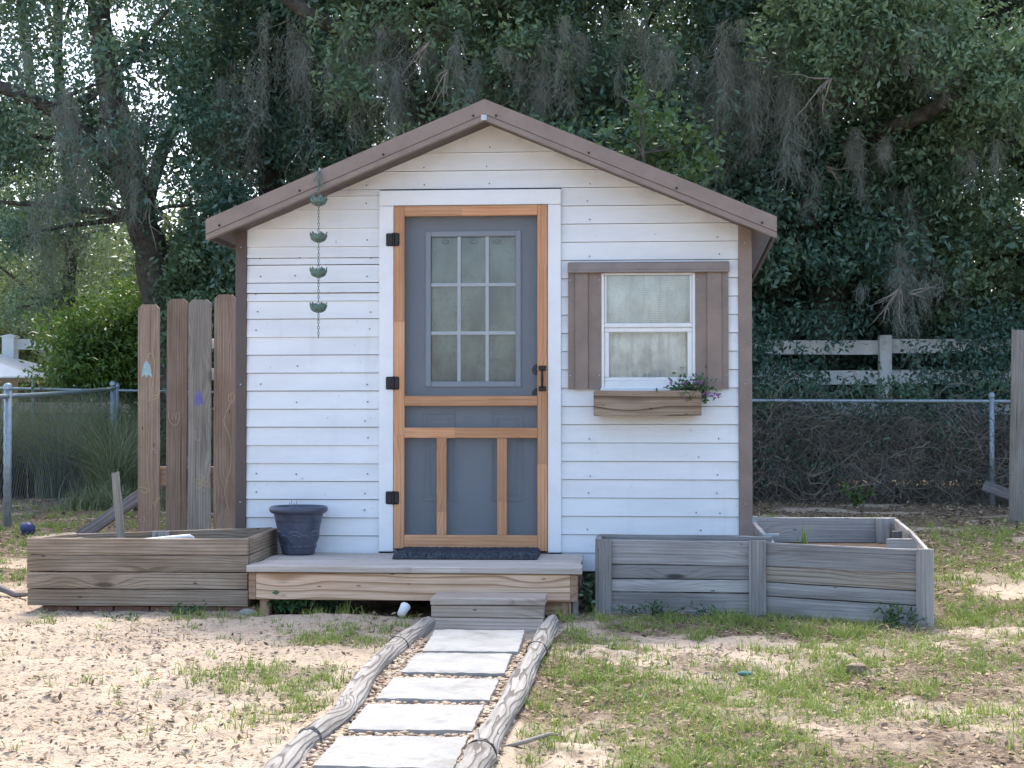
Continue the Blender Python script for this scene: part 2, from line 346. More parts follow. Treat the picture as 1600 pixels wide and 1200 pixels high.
def fabric(name, col, var, sc):
    m, nt, out = newmat(name); v = objvec(nt)
    n1 = noise(nt, nd(nt, 'ShaderNodeVectorMath', {'operation': 'MULTIPLY'}, {0: v, 1: (1, 1, 0.6)}).outputs[0], sc, 5); n2 = noise(nt, v, sc * 9, 3)
    c = mix(nt, mrange(nt, n1, 0.3, 0.7), tuple(x * (1 - var) for x in col[:3]) + (1,), tuple(min(1, x * (1 + var)) for x in col[:3]) + (1,))
    c = mix(nt, mrange(nt, n2, 0.5, 0.7, 0, var), c, tuple(x * 0.55 for x in col[:3]) + (1,))
    principled(nt, out, c, 0.85, bumpn(nt, n1, 0.5, 0.02), 0, 0.2); return m
M['green_cloth'] = fabric('grey_green_cloth', (0.26,0.32,0.285,1), 0.45, 5)
M['lace'] = fabric('white_lace', (0.66,0.675,0.69,1), 0.3, 9)

def plank(name, p0, p1, w, t, mat, parent, up=(0,0,1), warp=0.003, b=0.003, nseg=6, ends=None):
    """one board: length p0->p1, width w along up, thickness t; chamfered edges, slightly warped and uneven"""
    p0, p1 = Vector(p0), Vector(p1); X = (p1 - p0); L = X.length; X.normalize()
    Z = Vector(up); Z = (Z - X * Z.dot(X)).normalized(); Y = Z.cross(X)
    s = MB(); prof = [(-t/2+b, -w/2), (t/2-b, -w/2), (t/2, -w/2+b), (t/2, w/2-b), (t/2-b, w/2), (-t/2+b, w/2), (-t/2, w/2-b), (-t/2, -w/2+b)]
    ph = random.uniform(0, 6); k = len(prof)
    for i in range(nseg + 1):
        x = -L/2 + L * i / nseg; wy = warp * math.sin(ph + 2.2 * i / nseg); 
        for (py, pz) in prof:
            ez = random.uniform(-1, 1) * warp * 0.5; ex = random.uniform(-0.5, 0.5) * warp if i in (0, nseg) else 0
            s.v.append((x + ex, py + wy, pz + (ez if abs(pz) > w/2 - b*1.5 else 0)))
    for i in range(nseg):
        for j in range(k):
            s.f.append((i*k + j, i*k + (j+1) % k, (i+1)*k + (j+1) % k, (i+1)*k + j))
    s.f.append(tuple(range(k-1, -1, -1))); s.f.append(tuple(nseg*k + j for j in range(k)))
    Mx = Matrix((X, Y, Z)).transposed().to_4x4(); Mx.translation = (p0 + p1) / 2
    return s.build(name, mat, parent, M=Mx)

# ------------------------------------------------------------------ ground
def ghgt(x, y):
    x = np.asarray(x, float); y = np.asarray(y, float)
    z = (fbm(x, y, 0.5, 3, 3) - 0.5) * 0.05
    near = sstep(14, 6, np.hypot(x, y + 3))
    z = z + near * ((fbm(x, y, 4.0, 5, 3) - 0.5) * 0.035 + (np.abs(fbm(x, y, 8.0, 8, 3) - 0.5)) * -0.07 + 0.010 + (fbm(x, y, 22.0, 2, 2) - 0.5) * 0.022)
    path = sstep(0.42, 0.32, np.abs(x - 0.2)) * sstep(-1.0, -1.15, y)
    z = z * (1 - path) + path * (0.022 - 0.065 * sstep(-2.05, -1.75, y))
    shedarea = sstep(2.2, 1.9, np.abs(x - 0.1)) * sstep(-1.35, -1.1, y) * sstep(3.4, 3.0, y)
    z = z * (1 - 0.6 * shedarea)
    under = sstep(0.95, 0.7, np.abs(x + 0.25)) * sstep(-1.05, -0.85, y) * sstep(0.2, 0.0, y)
    z = z - 0.05 * under
    mound = np.exp(-(((x + 0.62) / 0.3)**2 + ((y + 1.12) / 0.12)**2)) * 0.03
    hole = np.exp(-(((x + 0.8) / 0.16)**2 + ((y + 3.4) / 0.17)**2)) * 0.045
    rim = np.exp(-(((x + 0.8) / 0.30)**2 + ((y + 3.15) / 0.17)**2)) * 0.025
    return z + mound - hole + rim
def el(x, y, cx, cy, rx, ry): return np.exp(-(((x - cx) / rx)**2 + ((y - cy) / ry)**2))
def gdens(x, y):
    """how much grass grows where"""
    x = np.asarray(x, float); y = np.asarray(y, float); n = fbm(x, y, 1.9, 21, 4); n2 = fbm(x, y, 6.0, 31, 2)
    left = x < 0.2
    dl = 0.02 + 0.9 * el(x, y, -0.42, -2.25, 0.3, 0.6) + 0.6 * el(x, y, -0.6, -2.9, 0.3, 0.35) + 0.35 * el(x, y, -0.35, -3.6, 0.25, 0.5) + 0.5 * el(x, y, -1.0, -1.05, 0.4, 0.14)
    dr = 0.6 + 1.3 * el(x, y, 0.68, -1.9, 0.16, 0.8) + 0.8 * el(x, y, 1.2, -0.95, 0.9, 0.2) + 0.9 * el(x, y, 2.0, -1.4, 0.45, 0.22) + 0.8 * el(x, y, 3.0, -0.6, 0.8, 0.5) + 0.5 * el(x, y, 0.9, -4.4, 0.4, 0.3) + 0.4*el(x, y, 1.35, -3.2, 0.5, 0.4)
    dr = dr - 0.55 * el(x, y, 2.1, -4.2, 0.7, 0.45) - 0.4 * el(x, y, 2.5, -1.75, 0.35, 0.3) - 0.4 * el(x, y, 1.3, -2.3, 0.4, 0.18) - 0.4 * el(x, y, 0.75, -3.5, 0.18, 0.5)
    d = np.where(left, dl, dr)
    d = d * sstep(0.36, 0.62, n * 0.6 + n2 * 0.4) * 1.9
    back = y > 0.2
    db = np.where(x > 0, 0.8 * sstep(0.33, 0.6, n) * sstep(8, 5.5, y) + 0.5 * el(x, y, 3.6, 1.2, 1.2, 0.35), 0.6 * sstep(0.3, 0.6, n) + 0.5 * el(x, y, -4.4, 3.5, 0.8, 1.5))
    d = np.where(back, db, d)
    path = (np.abs(x - 0.2) < 0.36) & (y < -1.2)
    shed = (np.abs(x - 0.15) < 1.7) & (y > -0.7) & (y < 3.2)
    deck = (x > -1.1) & (x < 0.66) & (y > -0.9) & (y < 0.2)
    plL = (x > -2.36) & (x < -1.12) & (y > -0.84) & (y < 0.1)
    plR = ((x > 0.75) & (x < 2.45) & (y > -0.8 - 0.2 * np.clip(x - 1.6, 0, 1)) & (y < -0.3)) | ((x > 1.6) & (x < 2.65) & (y > -0.8) & (y < 1.2))
    return np.where(path | shed | deck | plL | plR, 0, np.clip(d, 0, 1.4))
def litter_shade(x, y):
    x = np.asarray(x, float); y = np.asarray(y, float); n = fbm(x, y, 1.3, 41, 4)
    d = np.where(x > 0.3, 0.55, 0.34) + np.where(y > 0.0, 0.9, 0) * sstep(-0.3, 1.2, y) + 0.4 * el(x, y, -0.55, -3.7, 0.5, 0.8)  # leaf litter; the extra fill behind the front wall also paints in tree shade
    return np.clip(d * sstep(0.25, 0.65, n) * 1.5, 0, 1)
def spaced(a, b, s): return np.arange(a, b, s)
xs = np.concatenate([-np.geomspace(200, 7, 22), spaced(-6.8, -3.0, 0.16), spaced(-3.0, 3.4, 0.023), spaced(3.4, 7.0, 0.16), np.geomspace(7.1, 200, 22)])
ys = np.concatenate([-np.geomspace(120, 6.4, 14), spaced(-6.2, -5.2, 0.1), spaced(-5.2, -0.4, 0.023), spaced(-0.4, 4.0, 0.08), spaced(4.0, 16, 0.25), np.geomspace(16.2, 300, 24)])
GX, GY = np.meshgrid(xs, ys); GZ = ghgt(GX, GY); far = sstep(20, 40, np.hypot(GX, GY)); GZ = GZ * (1 - far)
nx, ny = len(xs), len(ys); ii = (np.arange(ny - 1)[:, None] * nx + np.arange(nx - 1)[None, :]).ravel()
gme = np_mesh('ground', np.stack([GX.ravel(), GY.ravel(), GZ.ravel()], 1), np.stack([ii, ii + 1, ii + nx + 1, ii + nx], 1), True,
              grassy=gdens(GX, GY).ravel(), litter=(litter_shade(GX, GY) * np.where((GX < 0.3) & (GY < -0.3), 0.35, 1.0)).ravel())
def ground_mat():
    m, nt, out = newmat('sandy_ground'); v = objvec(nt, rand=False)
    ga = nd(nt, 'ShaderNodeAttribute', {'attribute_name': 'grassy'}).outputs['Fac']; la = nd(nt, 'ShaderNodeAttribute', {'attribute_name': 'litter'}).outputs['Fac']
    n0 = noise(nt, v, 1.1, 5); n1 = noise(nt, v, 7.0, 6, 0.65); n2 = noise(nt, v, 45, 5, 0.7); n3 = noise(nt, v, 160, 3, 0.6)
    c = mix(nt, mrange(nt, n0, 0.3, 0.7), (0.41,0.325,0.24,1), (0.50,0.405,0.305,1))
    c = mix(nt, mrange(nt, n1, 0.5, 0.72, 0, 0.6), c, (0.36,0.275,0.195,1))
    c = mix(nt, mrange(nt, n2, 0.53, 0.68, 0, 0.65), c, (0.19,0.14,0.095,1))
    c = mix(nt, mrange(nt, n3, 0.6, 0.75, 0, 0.5), c, (0.55,0.47,0.36,1))
    soil = mix(nt, mrange(nt, n2, 0.4, 0.65), (0.21,0.175,0.11,1), (0.105,0.085,0.058,1))
    c = mix(nt, math_(nt, 'MULTIPLY', mrange(nt, math_(nt, 'ADD', ga, math_(nt, 'MULTIPLY', math_(nt, 'SUBTRACT', n1, 0.5), 0.9)), 0.25, 1.0), 0.6), c, soil)
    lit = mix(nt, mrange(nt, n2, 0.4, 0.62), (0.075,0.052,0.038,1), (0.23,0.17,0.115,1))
    c = mix(nt, math_(nt, 'MULTIPLY', mrange(nt, math_(nt, 'ADD', la, math_(nt, 'MULTIPLY', math_(nt, 'SUBTRACT', n1, 0.5), 1.0)), 0.3, 0.85), 0.92), c, lit)  # dark litter tones double as painted tree shade on the ground at the back
    h = math_(nt, 'ADD', math_(nt, 'MULTIPLY', n1, 0.6), math_(nt, 'ADD', math_(nt, 'MULTIPLY', n2, 0.5), math_(nt, 'MULTIPLY', n3, 0.15)))
    principled(nt, out, c, 0.95, bumpn(nt, h, 0.9, 0.03), 0, 0.1); return m
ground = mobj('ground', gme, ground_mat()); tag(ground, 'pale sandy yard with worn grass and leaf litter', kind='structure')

# ------------------------------------------------------------------ shed
SX0, SX1 = -1.418, 1.639; APX = 0.10; SL = 0.417
def rakez(x, top): return top - SL * abs(x - APX)
shed = thing('shed', (APX, 1.4, 0), 'small white lap sided shed with brown metal gable roof and screen door', 'shed')
# siding boards, front wall
def lap(x0b, x1b, zb, x0t, x1t, zt, dy=0.0, name='siding_board'):
    s = MB(); yb, yt, bk = -0.014 + dy, -0.004 + dy, 0.012
    s.add([(x0b,yb,zb),(x1b,yb,zb),(x1b,bk,zb),(x0b,bk,zb),(x0t,yt,zt),(x1t,yt,zt),(x1t,bk,zt),(x0t,bk,zt)],
          [(0,3,2,1),(4,5,6,7),(0,1,5,4),(1,2,6,5),(2,3,7,6),(3,0,4,7)])
    return s.build(name, M['siding'], shed)
ROW0, RS = 2.624, 0.1074; WALLTOP = 2.787
def gx(z, side, over=0.035):
    """where the rake meets the wall at height z"""
    e = (WALLTOP + over - z) / SL; x = APX + side * e
    return max(-1.351, x) if side < 0 else min(1.561, x)
WX0, WX1, WZ0, WZ1 = 0.764, 1.31, 1.216, 1.902
rows = [ROW0 - RS * k for k in range(24)]
top = WALLTOP - 0.003
for k, zb in enumerate(rows):
    zt = rows[k - 1] - 0.003 if k else top
    zt_ = min(zt, top)
    if zb > 2.39:
        j = random.uniform(-0.001, 0.001)
        lap(gx(zb, -1), gx(zb, 1), zb + j, gx(zt_, -1), gx(zt_, 1), zt_, random.uniform(-0.002, 0.001))
        continue
    # left of the door: courses sit a little lower and a few boards are split
    off = -0.004 - 0.012 * min(1, k / 6.0); zbl, ztl = zb + off, (zt + (-0.004 - 0.012 * min(1, (k-1) / 6.0)) if zb < 2.25 else zt)
    if zbl > 0.16:
        cuts = {3: [0.72], 6: [0.4], 8: [0.45]}.get(k, [])
        lv = [0] + cuts + [1]
        for a, b in zip(lv[:-1], lv[1:]):
            za, zc = zbl + (ztl - zbl) * a, zbl + (ztl - zbl) * b - (0.004 if b < 1 else 0)
            lap(gx(za, -1), -0.5515, za + random.uniform(-0.002, 0.002), gx(zc, -1), -0.5515, zc, random.uniform(-0.003, 0.001) - (0.004 if a > 0 else 0))
    # right of the door, interrupted by the window opening
    dy = random.uniform(-0.002, 0.001)
    if zb < WZ1 and zt > WZ0:
        lap(0.5275, WX0, zb, 0.5275, WX0, zt, dy); lap(WX1, gx(zb, 1), zb, WX1, gx(zt, 1), zt, dy)
        if zb < WZ0 - 0.01: lap(WX0 + 0.001, WX1 - 0.001, zb, WX0 + 0.001, WX1 - 0.001, WZ0, dy - 0.001)
        if zt > WZ1 + 0.01: lap(WX0 + 0.001, WX1 - 0.001, WZ1, WX0 + 0.001, WX1 - 0.001, zt, dy - 0.001)
    else:
        lap(0.5275, gx(zb, 1), zb, 0.5275, gx(zt, 1), zt, dy)
# side and back walls, floor: the shed's hull (slightly out of square towards the back)
DEP = 2.75; SK = 0.11
s = MB()
for x, sgn in ((SX0 + 0.01, 1), (SX1 - 0.06, 1)):
    s.add([(x,0.02,0.12),(x+0.05,0.02,0.12),(x+0.05+SK,DEP,0.12),(x+SK,DEP,0.12),(x,0.02,2.16),(x+0.05,0.02,2.16),(x+0.05+SK,DEP,2.16),(x+SK,DEP,2.16)],
          [(0,3,2,1),(4,5,6,7),(0,1,5,4),(1,2,6,5),(2,3,7,6),(3,0,4,7)])
s.prism([(SX0+0.07+SK,0.12),(SX1-0.07+SK,0.12),(SX1-0.07+SK,2.13),(APX+SK,2.76),(SX0+0.07+SK,2.13)], 'y', DEP - 0.05, DEP - 0.002)
s.build('wall', M['siding'], shed)
s = MB(); s.bbox(SX0 + 0.07, SX1 - 0.07, 0.03, DEP - 0.06, 0.10, 0.15, 0.004); s.build('floor', M['darkwood'], shed)
s = MB()
for x in (SX0 + 0.15, APX, SX1 - 0.2): s.bbox(x, x + 0.09, 0.0, DEP, 0.0, 0.10, 0.004)
s.build('skid', M['darkwood'], shed)
plank('sill_beam', (-1.35, 0.0, 0.185), (1.56, 0.0, 0.185), 0.05, 0.02, M['casing'], shed)
# brown corner trims
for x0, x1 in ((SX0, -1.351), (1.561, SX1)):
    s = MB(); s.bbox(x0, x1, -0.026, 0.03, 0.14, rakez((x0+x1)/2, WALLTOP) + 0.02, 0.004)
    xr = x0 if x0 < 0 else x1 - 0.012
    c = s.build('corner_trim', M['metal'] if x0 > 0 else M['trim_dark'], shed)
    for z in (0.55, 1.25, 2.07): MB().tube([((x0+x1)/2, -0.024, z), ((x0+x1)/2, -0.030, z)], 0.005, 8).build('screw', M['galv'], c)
# roof
EXL, EXR = -1.525, 1.758; YF = -0.30; YB = DEP + 0.2; RT = 2.873
def rtop(x): return RT - SL * abs(x - APX)
roof = None
for side, ex in ((-1, EXL), (1, EXR)):
    s = MB(); n = 12
    def zz(x): return rtop(x) - 0.006
    pan = [(APX, zz(APX)), (ex, zz(ex)), (ex, zz(ex) - 0.012), (APX, zz(APX) - 0.012)]
    vs_ = [(x, YF + 0.02, z) for x, z in pan] + [(x + SK * 1.05, YB, z) for x, z in pan]
    s.add(vs_, [(0,1,2,3),(7,6,5,4),(0,4,5,1),(1,5,6,2),(2,6,7,3),(3,7,4,0)])
    # ribs of the metal sheet run from the ridge to the eave
    for q in range(11):
        y = 0.05 + q * 0.27; sk = SK * (y - YF) / (YB - YF)
        s.add([(APX+sk, y, zz(APX)+0.0), (ex+sk, y, zz(ex)+0.0), (ex+sk, y+0.02, zz(ex)+0.018), (APX+sk, y+0.02, zz(APX)+0.018), (APX+sk, y+0.05, zz(APX)), (ex+sk, y+0.05, zz(ex))],
              [(0,1,2,3),(3,2,5,4)])
    r = s.build('roof_panel', M['metal'], shed)
    # plywood and soffit below the sheet
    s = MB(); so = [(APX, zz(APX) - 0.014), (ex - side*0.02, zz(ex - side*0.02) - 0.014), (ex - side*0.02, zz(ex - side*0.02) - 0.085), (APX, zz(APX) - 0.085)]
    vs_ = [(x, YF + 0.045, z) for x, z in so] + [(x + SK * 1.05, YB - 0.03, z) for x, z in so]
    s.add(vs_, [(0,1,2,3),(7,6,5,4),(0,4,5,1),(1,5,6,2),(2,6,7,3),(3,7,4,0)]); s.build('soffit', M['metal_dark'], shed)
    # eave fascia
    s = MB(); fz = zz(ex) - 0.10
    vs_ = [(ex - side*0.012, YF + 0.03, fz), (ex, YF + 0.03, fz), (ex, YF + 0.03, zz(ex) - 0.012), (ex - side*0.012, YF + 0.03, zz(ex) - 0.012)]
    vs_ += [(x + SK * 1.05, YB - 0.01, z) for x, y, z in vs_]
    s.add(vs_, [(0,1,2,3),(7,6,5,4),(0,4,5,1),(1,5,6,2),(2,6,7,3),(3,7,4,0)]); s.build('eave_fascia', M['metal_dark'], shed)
    # rake trim: folded metal, an upper band, a groove and a lower lip
    s = MB()
    def band(o0, o1, y0, y1):
        a, b = APX, ex
        p = [(a, rtop(a) - o1), (b, rtop(b) - o1), (b, rtop(b) - o0), (a, rtop(a) - o0)]
        s.prism(p if side > 0 else p[::-1], 'y', y0, y1)
    band(-0.008, 0.078, YF - 0.004, YF + 0.018)
    band(0.0785, 0.086, YF + 0.004, YF + 0.016)
    rk = s.build('rake_trim', M['metal'], shed)
    s = MB(); band(0.083, 0.112, YF - 0.001, YF + 0.016); band(0.106, 0.1115, YF + 0.016, YF + 0.05)
    s.build('rake_lip', M['metal'], rk)
    for t in (0.04, 0.36, 0.66, 0.95):
        x = APX + (ex - APX) * t; z = rtop(x) - 0.062
        MB().tube([(x, YF - 0.003, z), (x, YF - 0.010, z)], 0.007, 8).build('screw', M['black'], rk)
s = MB()
for side in (-1, 1):
    b = APX + side * 0.12
    s.add([(APX, YF - 0.006, RT + 0.012), (b, YF - 0.006, rtop(b) + 0.01), (b + SK, YB, rtop(b) + 0.01), (APX + SK, YB, RT + 0.012)], [(0,1,2,3)])
s.build('ridge_cap', M['metal'], shed)
s = MB(); s.add([(APX-0.02,YF-0.006,rtop(APX)-0.083),(APX+0.012,YF-0.006,rtop(APX)-0.083),(APX+0.012,YF-0.006,rtop(APX)-0.113),(APX-0.02,YF-0.006,rtop(APX)-0.116),
    (APX-0.02,YF-0.002,rtop(APX)-0.083),(APX+0.012,YF-0.002,rtop(APX)-0.083),(APX+0.012,YF-0.002,rtop(APX)-0.113),(APX-0.02,YF-0.002,rtop(APX)-0.116)],
    [(0,3,2,1),(4,5,6,7),(0,1,5,4),(1,2,6,5),(2,3,7,6),(3,0,4,7)]); s.build('ridge_flashing', plain('bright_flashing', (0.45,0.44,0.45,1), 0.35, 0.5), shed)
# door casing
s = MB(); s.bbox(-0.551, -0.464, -0.040, 0.01, 0.262, 2.3055, 0.003); s.build('door_casing', M['casing'], shed)
s = MB(); s.bbox(0.4485, 0.527, -0.040, 0.01, 0.262, 2.3055, 0.003); s.build('door_casing', M['casing'], shed)
s = MB(); s.bbox(-0.551, 0.527, -0.041, 0.01, 2.3075, 2.398, 0.003); s.build('door_casing', M['casing'], shed)
s = MB(); s.bbox(-0.47, 0.455, -0.06, 0.10, 0.235, 0.262, 0.003); s.build('threshold', M['metal_dark'], shed)
# jambs so the doorway has depth
s = MB(); s.box(-0.464, -0.452, 0.0, 0.10, 0.262, 2.30); s.box(0.4365, 0.4485, 0.0, 0.10, 0.262, 2.30); s.box(-0.452, 0.4365, 0.0, 0.10, 2.288, 2.30); s.build('door_jamb', M['casing'], shed)
# entry door with nine panes
DY = 0.035
door = MB(); gx0, gx1, gz0, gz1 = -0.262, 0.266, 1.255, 2.140
for a in ((-0.45, gx0, 0.27, 2.285), (gx1, 0.435, 0.27, 2.285), (gx0, gx1, gz1, 2.285), (gx0, gx1, 0.27, gz0)):
    door.box(a[0], a[1], DY, DY + 0.04, a[2], a[3])
door = door.build('door', M['door'], shed)
s = MB()
for a in ((gx0-0.022, gx0+0.012, gz0-0.022, gz1+0.022), (gx1-0.012, gx1+0.022, gz0-0.022, gz1+0.022), (gx0+0.012, gx1-0.012, gz1-0.012, gz1+0.022), (gx0+0.012, gx1-0.012, gz0-0.022, gz0+0.012)):
    s.bbox(a[0], a[1], DY - 0.014, DY + 0.002, a[2], a[3], 0.005)
s.build('glazing_frame', plain('grey_glazing_frame', (0.36,0.41,0.46,1), 0.5, 0, 0.05), door)
px_ = [gx0 + 0.012 + (gx1 - gx0 - 0.024) * i / 3 for i in range(4)]; pz_ = [gz0 + 0.012 + (gz1 - gz0 - 0.024) * i / 3 for i in range(4)]
lite = plain('pale_grey_muntin', (0.68,0.73,0.77,1), 0.5, 0, 0.05)
for i in (1, 2):
    s = MB(); s.bbox(px_[i] - 0.0105, px_[i] + 0.0105, DY - 0.010, DY + 0.012, pz_[0], pz_[3], 0.003); s.build('muntin', lite, door)
    s = MB(); s.bbox(px_[0], px_[3], DY - 0.009, DY + 0.011, pz_[i] - 0.0105, pz_[i] + 0.0105, 0.003); s.build('muntin', lite, door)
for i in range(3):
    for j in range(3):
        s = MB(); s.box(px_[i] + 0.004, px_[i+1] - 0.004, DY + 0.013, DY + 0.017, pz_[j] + 0.004, pz_[j+1] - 0.004)
        s.build('pane', M['glass'], door)
for cx in (-0.20, 0.205):
    s = MB()
    for ins, d in ((0.0, 0.006), (0.032, 0.004)):
        x0, x1, z0, z1 = cx - 0.098 + ins, cx + 0.098 - ins, 0.555 + ins, 1.085 - ins; w = 0.014
        for a in ((x0, x0+w, z0, z1), (x1-w, x1, z0, z1), (x0+w, x1-w, z0, z0+w), (x0+w, x1-w, z1-w, z1)): s.bbox(a[0], a[1], DY - d, DY + 0.001, a[2], a[3], 0.003)
    s.build('raised_panel', M['door'], door)
for z in (1.335, 1.195):
    s = MB(); s.tube([(0.385, DY, z), (0.385, DY - 0.012, z)], 0.033, 20); s.tube([(0.385, DY - 0.012, z), (0.385, DY - 0.022, z)], [0.02, 0.012], 16)
    s.build('lock' if z > 1.3 else 'knob', M['black'], door)
# cloth hung behind the door glass
n, mrow = 60, 24; V = []
for j in range(mrow + 1):
    for i in range(n + 1):
        u, t = i / n, j / mrow; x = -0.29 + 0.585 * u; z = 1.22 + 0.95 * t
        y = DY + 0.065 + 0.010 * math.sin(u * 13 + 3 * t + 2 * math.sin(4 * t)) + 0.014 * float(fbm(x * 3, z * 2, 2, 4, 3)) + 0.012 * math.sin(9 * (u + 0.8 * t))
        V.append((x, y, z))
T = [(j*(n+1)+i, j*(n+1)+i+1, (j+1)*(n+1)+i+1, (j+1)*(n+1)+i) for j in range(mrow) for i in range(n)]
cl = mobj('cloth', np_mesh('cloth', V, T, True), M['green_cloth'], door)
for x in (-0.17, 0.0, 0.14):
    ring = [(x + 0.022 * math.cos(a), DY + 0.052, 2.105 + 0.011 * math.sin(a)) for a in np.linspace(0, 2 * math.pi, 13)]
    MB().tube(ring, 0.006, 6, False).build('grommet', M['black'], door)
# screen door, cedar
sdoor = thing('screen_door', (0, -0.03, 0.27), 'x', 'x'); del sdoor['label']; del sdoor['category']
COL.objects.unlink(sdoor); WM.pop(sdoor); bpy.data.objects.remove(sdoor)
sdoor = bpy.data.objects.new('screen_door', None); link(sdoor, shed, Matrix.Translation((0, -0.03, 0.27)))
SY = -0.034
def srail(x0, x1, z0, z1, y0=SY - 0.014, y1=SY + 0.014):
    vert = (z1 - z0) > (x1 - x0)
    if vert: plank('stile', ((x0+x1)/2, (y0+y1)/2, z0), ((x0+x1)/2, (y0+y1)/2, z1), x1 - x0, y1 - y0, M['cedar'], sdoor, up=(1,0,0), warp=0.0006, b=0.003)
    else: plank('rail', (x0, (y0+y1)/2, (z0+z1)/2), (x1, (y0+y1)/2, (z0+z1)/2), z1 - z0, y1 - y0, M['cedar'], sdoor, warp=0.0006, b=0.003)
def stile_pieces(x0, x1, cuts):
    for a, b in zip(cuts[:-1], cuts[1:]): srail(x0, x1, a, b - 0.0006)
stile_pieces(-0.461, -0.398, [0.283, 0.95, 1.62, 2.303]); stile_pieces(0.388, 0.445, [0.272, 0.78, 1.36, 1.95, 2.303])
for a, b in ((-0.3975, -0.06), (-0.0595, 0.3875)): srail(a, b, 2.243, 2.303)
for a, b in ((-0.3975, 0.1), (0.1005, 0.3875)): srail(a, b, 1.122, 1.181)
for a, b in ((-0.3975, -0.1), (-0.0995, 0.3875)): srail(a, b, 0.932, 0.993)
for a, b in ((-0.3975, 0.06), (0.0605, 0.3875)): srail(a, b, 0.283, 0.362)
for a, b, cuts in ((-0.206, -0.148, [0.3625, 0.5, 0.86, 0.9315]), (0.151, 0.209, [0.3625, 0.56, 0.9315])):
    for c0, c1 in zip(cuts[:-1], cuts[1:]): srail(a, b, c0, c1 - 0.0006)
for (x0, x1, z0, z1) in ((-0.399, 0.389, 1.180, 2.244), (-0.399, 0.389, 0.992, 1.123), (-0.399, 0.389, 0.361, 0.933)):
    s = MB(); s.box(x0, x1, SY + 0.0045, SY + 0.0055, z0, z1); s.build('insect_screen', M['screen'], sdoor)
for z in (2.105, 1.256, 0.580):
    s = MB(); s.bbox(-0.508, -0.466, -0.052, -0.0415, z - 0.038, z + 0.038, 0.006); s.bbox(-0.459, -0.428, -0.0585, -0.0485, z - 0.038, z + 0.038, 0.006)
    s.tube([(-0.4625, -0.056, z - 0.04), (-0.4625, -0.056, z + 0.04)], 0.007, 10); s.build('hinge', M['black'], sdoor)
s = MB()
for z in (1.342, 1.222): s.bbox(0.396, 0.441, -0.062, -0.0485, z - 0.014, z + 0.014, 0.004)
s.tube([(0.4185, -0.058, 1.335), (0.4185, -0.085, 1.315), (0.4185, -0.09, 1.28), (0.4185, -0.085, 1.245), (0.4185, -0.058, 1.228)], [0.006, 0.007, 0.009, 0.007, 0.006], 10)
s.build('pull_handle', M['black'], sdoor)
# window
win = bpy.data.objects.new('window', None); link(win, shed, Matrix.Translation((1.037, 0, 1.216)))
def wbar(nm, x0, x1, z0, z1, y0, y1, b=0.004):
    s = MB(); s.bbox(x0, x1, y0, y1, z0, z1, b); return s.build(nm, M['vinyl'], win)
wbar('window_frame', WX0, WX0 + 0.016, WZ0, WZ1, -0.034, 0.03); wbar('window_frame', WX1 - 0.016, WX1, WZ0, WZ1, -0.034, 0.03)
wbar('window_frame', WX0 + 0.0165, WX1 - 0.0165, WZ1 - 0.014, WZ1, -0.033, 0.03); wbar('window_frame', WX0 + 0.0165, WX1 - 0.0165, WZ0, WZ0 + 0.05, -0.03, 0.03)
wbar('window_sill', WX0 - 0.006, WX1 + 0.006, WZ0 - 0.012, WZ0 + 0.012, -0.048, -0.0305)
wbar('meeting_rail', WX0 + 0.0165, WX1 - 0.0165, 1.580, 1.606, -0.030, 0.0)
for nm, x0, x1, z0, z1 in (('sash_rail', WX0+0.0165, WX1-0.0165, 1.553, 1.5795), ('sash_rail', WX0+0.0165, WX1-0.0165, 1.2665, 1.288)):
    wbar(nm, x0, x1, z0, z1, -0.022, 0.0)
for x0, x1 in ((WX0 + 0.0165, WX0 + 0.044), (WX1 - 0.044, WX1 - 0.0165)): wbar('sash_stile', x0, x1, 1.2885, 1.5525, -0.022, 0.0)
for x0, x1 in ((WX0 + 0.0165, WX0 + 0.03), (WX1 - 0.03, WX1 - 0.0165)): wbar('sash_stile', x0, x1, 1.6065, 1.8875, -0.018, 0.0)
for z0, z1 in ((1.288, 1.553), (1.606, 1.888)):
    s = MB(); s.box(WX0 + 0.02, WX1 - 0.02, -0.006, -0.002, z0, z1); s.build('pane', M['glass'], win)
s = MB()
for q in range(26):
    z = 1.616 + q * 0.0104; s.box(WX0 + 0.031, WX1 - 0.031, 0.012, 0.014, z, z + 0.0035)
s.build('blind_slats', M['lace'], win)
V = []; n, mrow = 70, 10
for j in range(mrow + 1):
    for i in range(n + 1):
        u, t = i / n, j / mrow; x = WX0 - 0.03 + (WX1 - WX0 + 0.06) * u
        y = 0.055 + 0.012 * math.sin(u * 34 + 1.1 * math.sin(3 * t)) + 0.008 * math.sin(u * 71 + 2 * t) + (0.03 if 0.60 < u < 0.62 else 0)
        V.append((x, y, WZ0 - 0.03 + (WZ1 - WZ0 + 0.05) * t))
T = [(j*(n+1)+i, j*(n+1)+i+1, (j+1)*(n+1)+i+1, (j+1)*(n+1)+i) for j in range(mrow) for i in range(n)]
mobj('curtain', np_mesh('curtain', V, T, True), M['lace'], win)
s = MB(); s.tube([(1.01, -0.012, 1.288), (1.01, -0.02, 1.31), (1.022, -0.02, 1.31), (1.022, -0.012, 1.288)], 0.003, 6); s.tube([(1.04, -0.012, 1.288), (1.04, -0.02, 1.312)], 0.003, 6); s.build('latch', M['galv'], win)
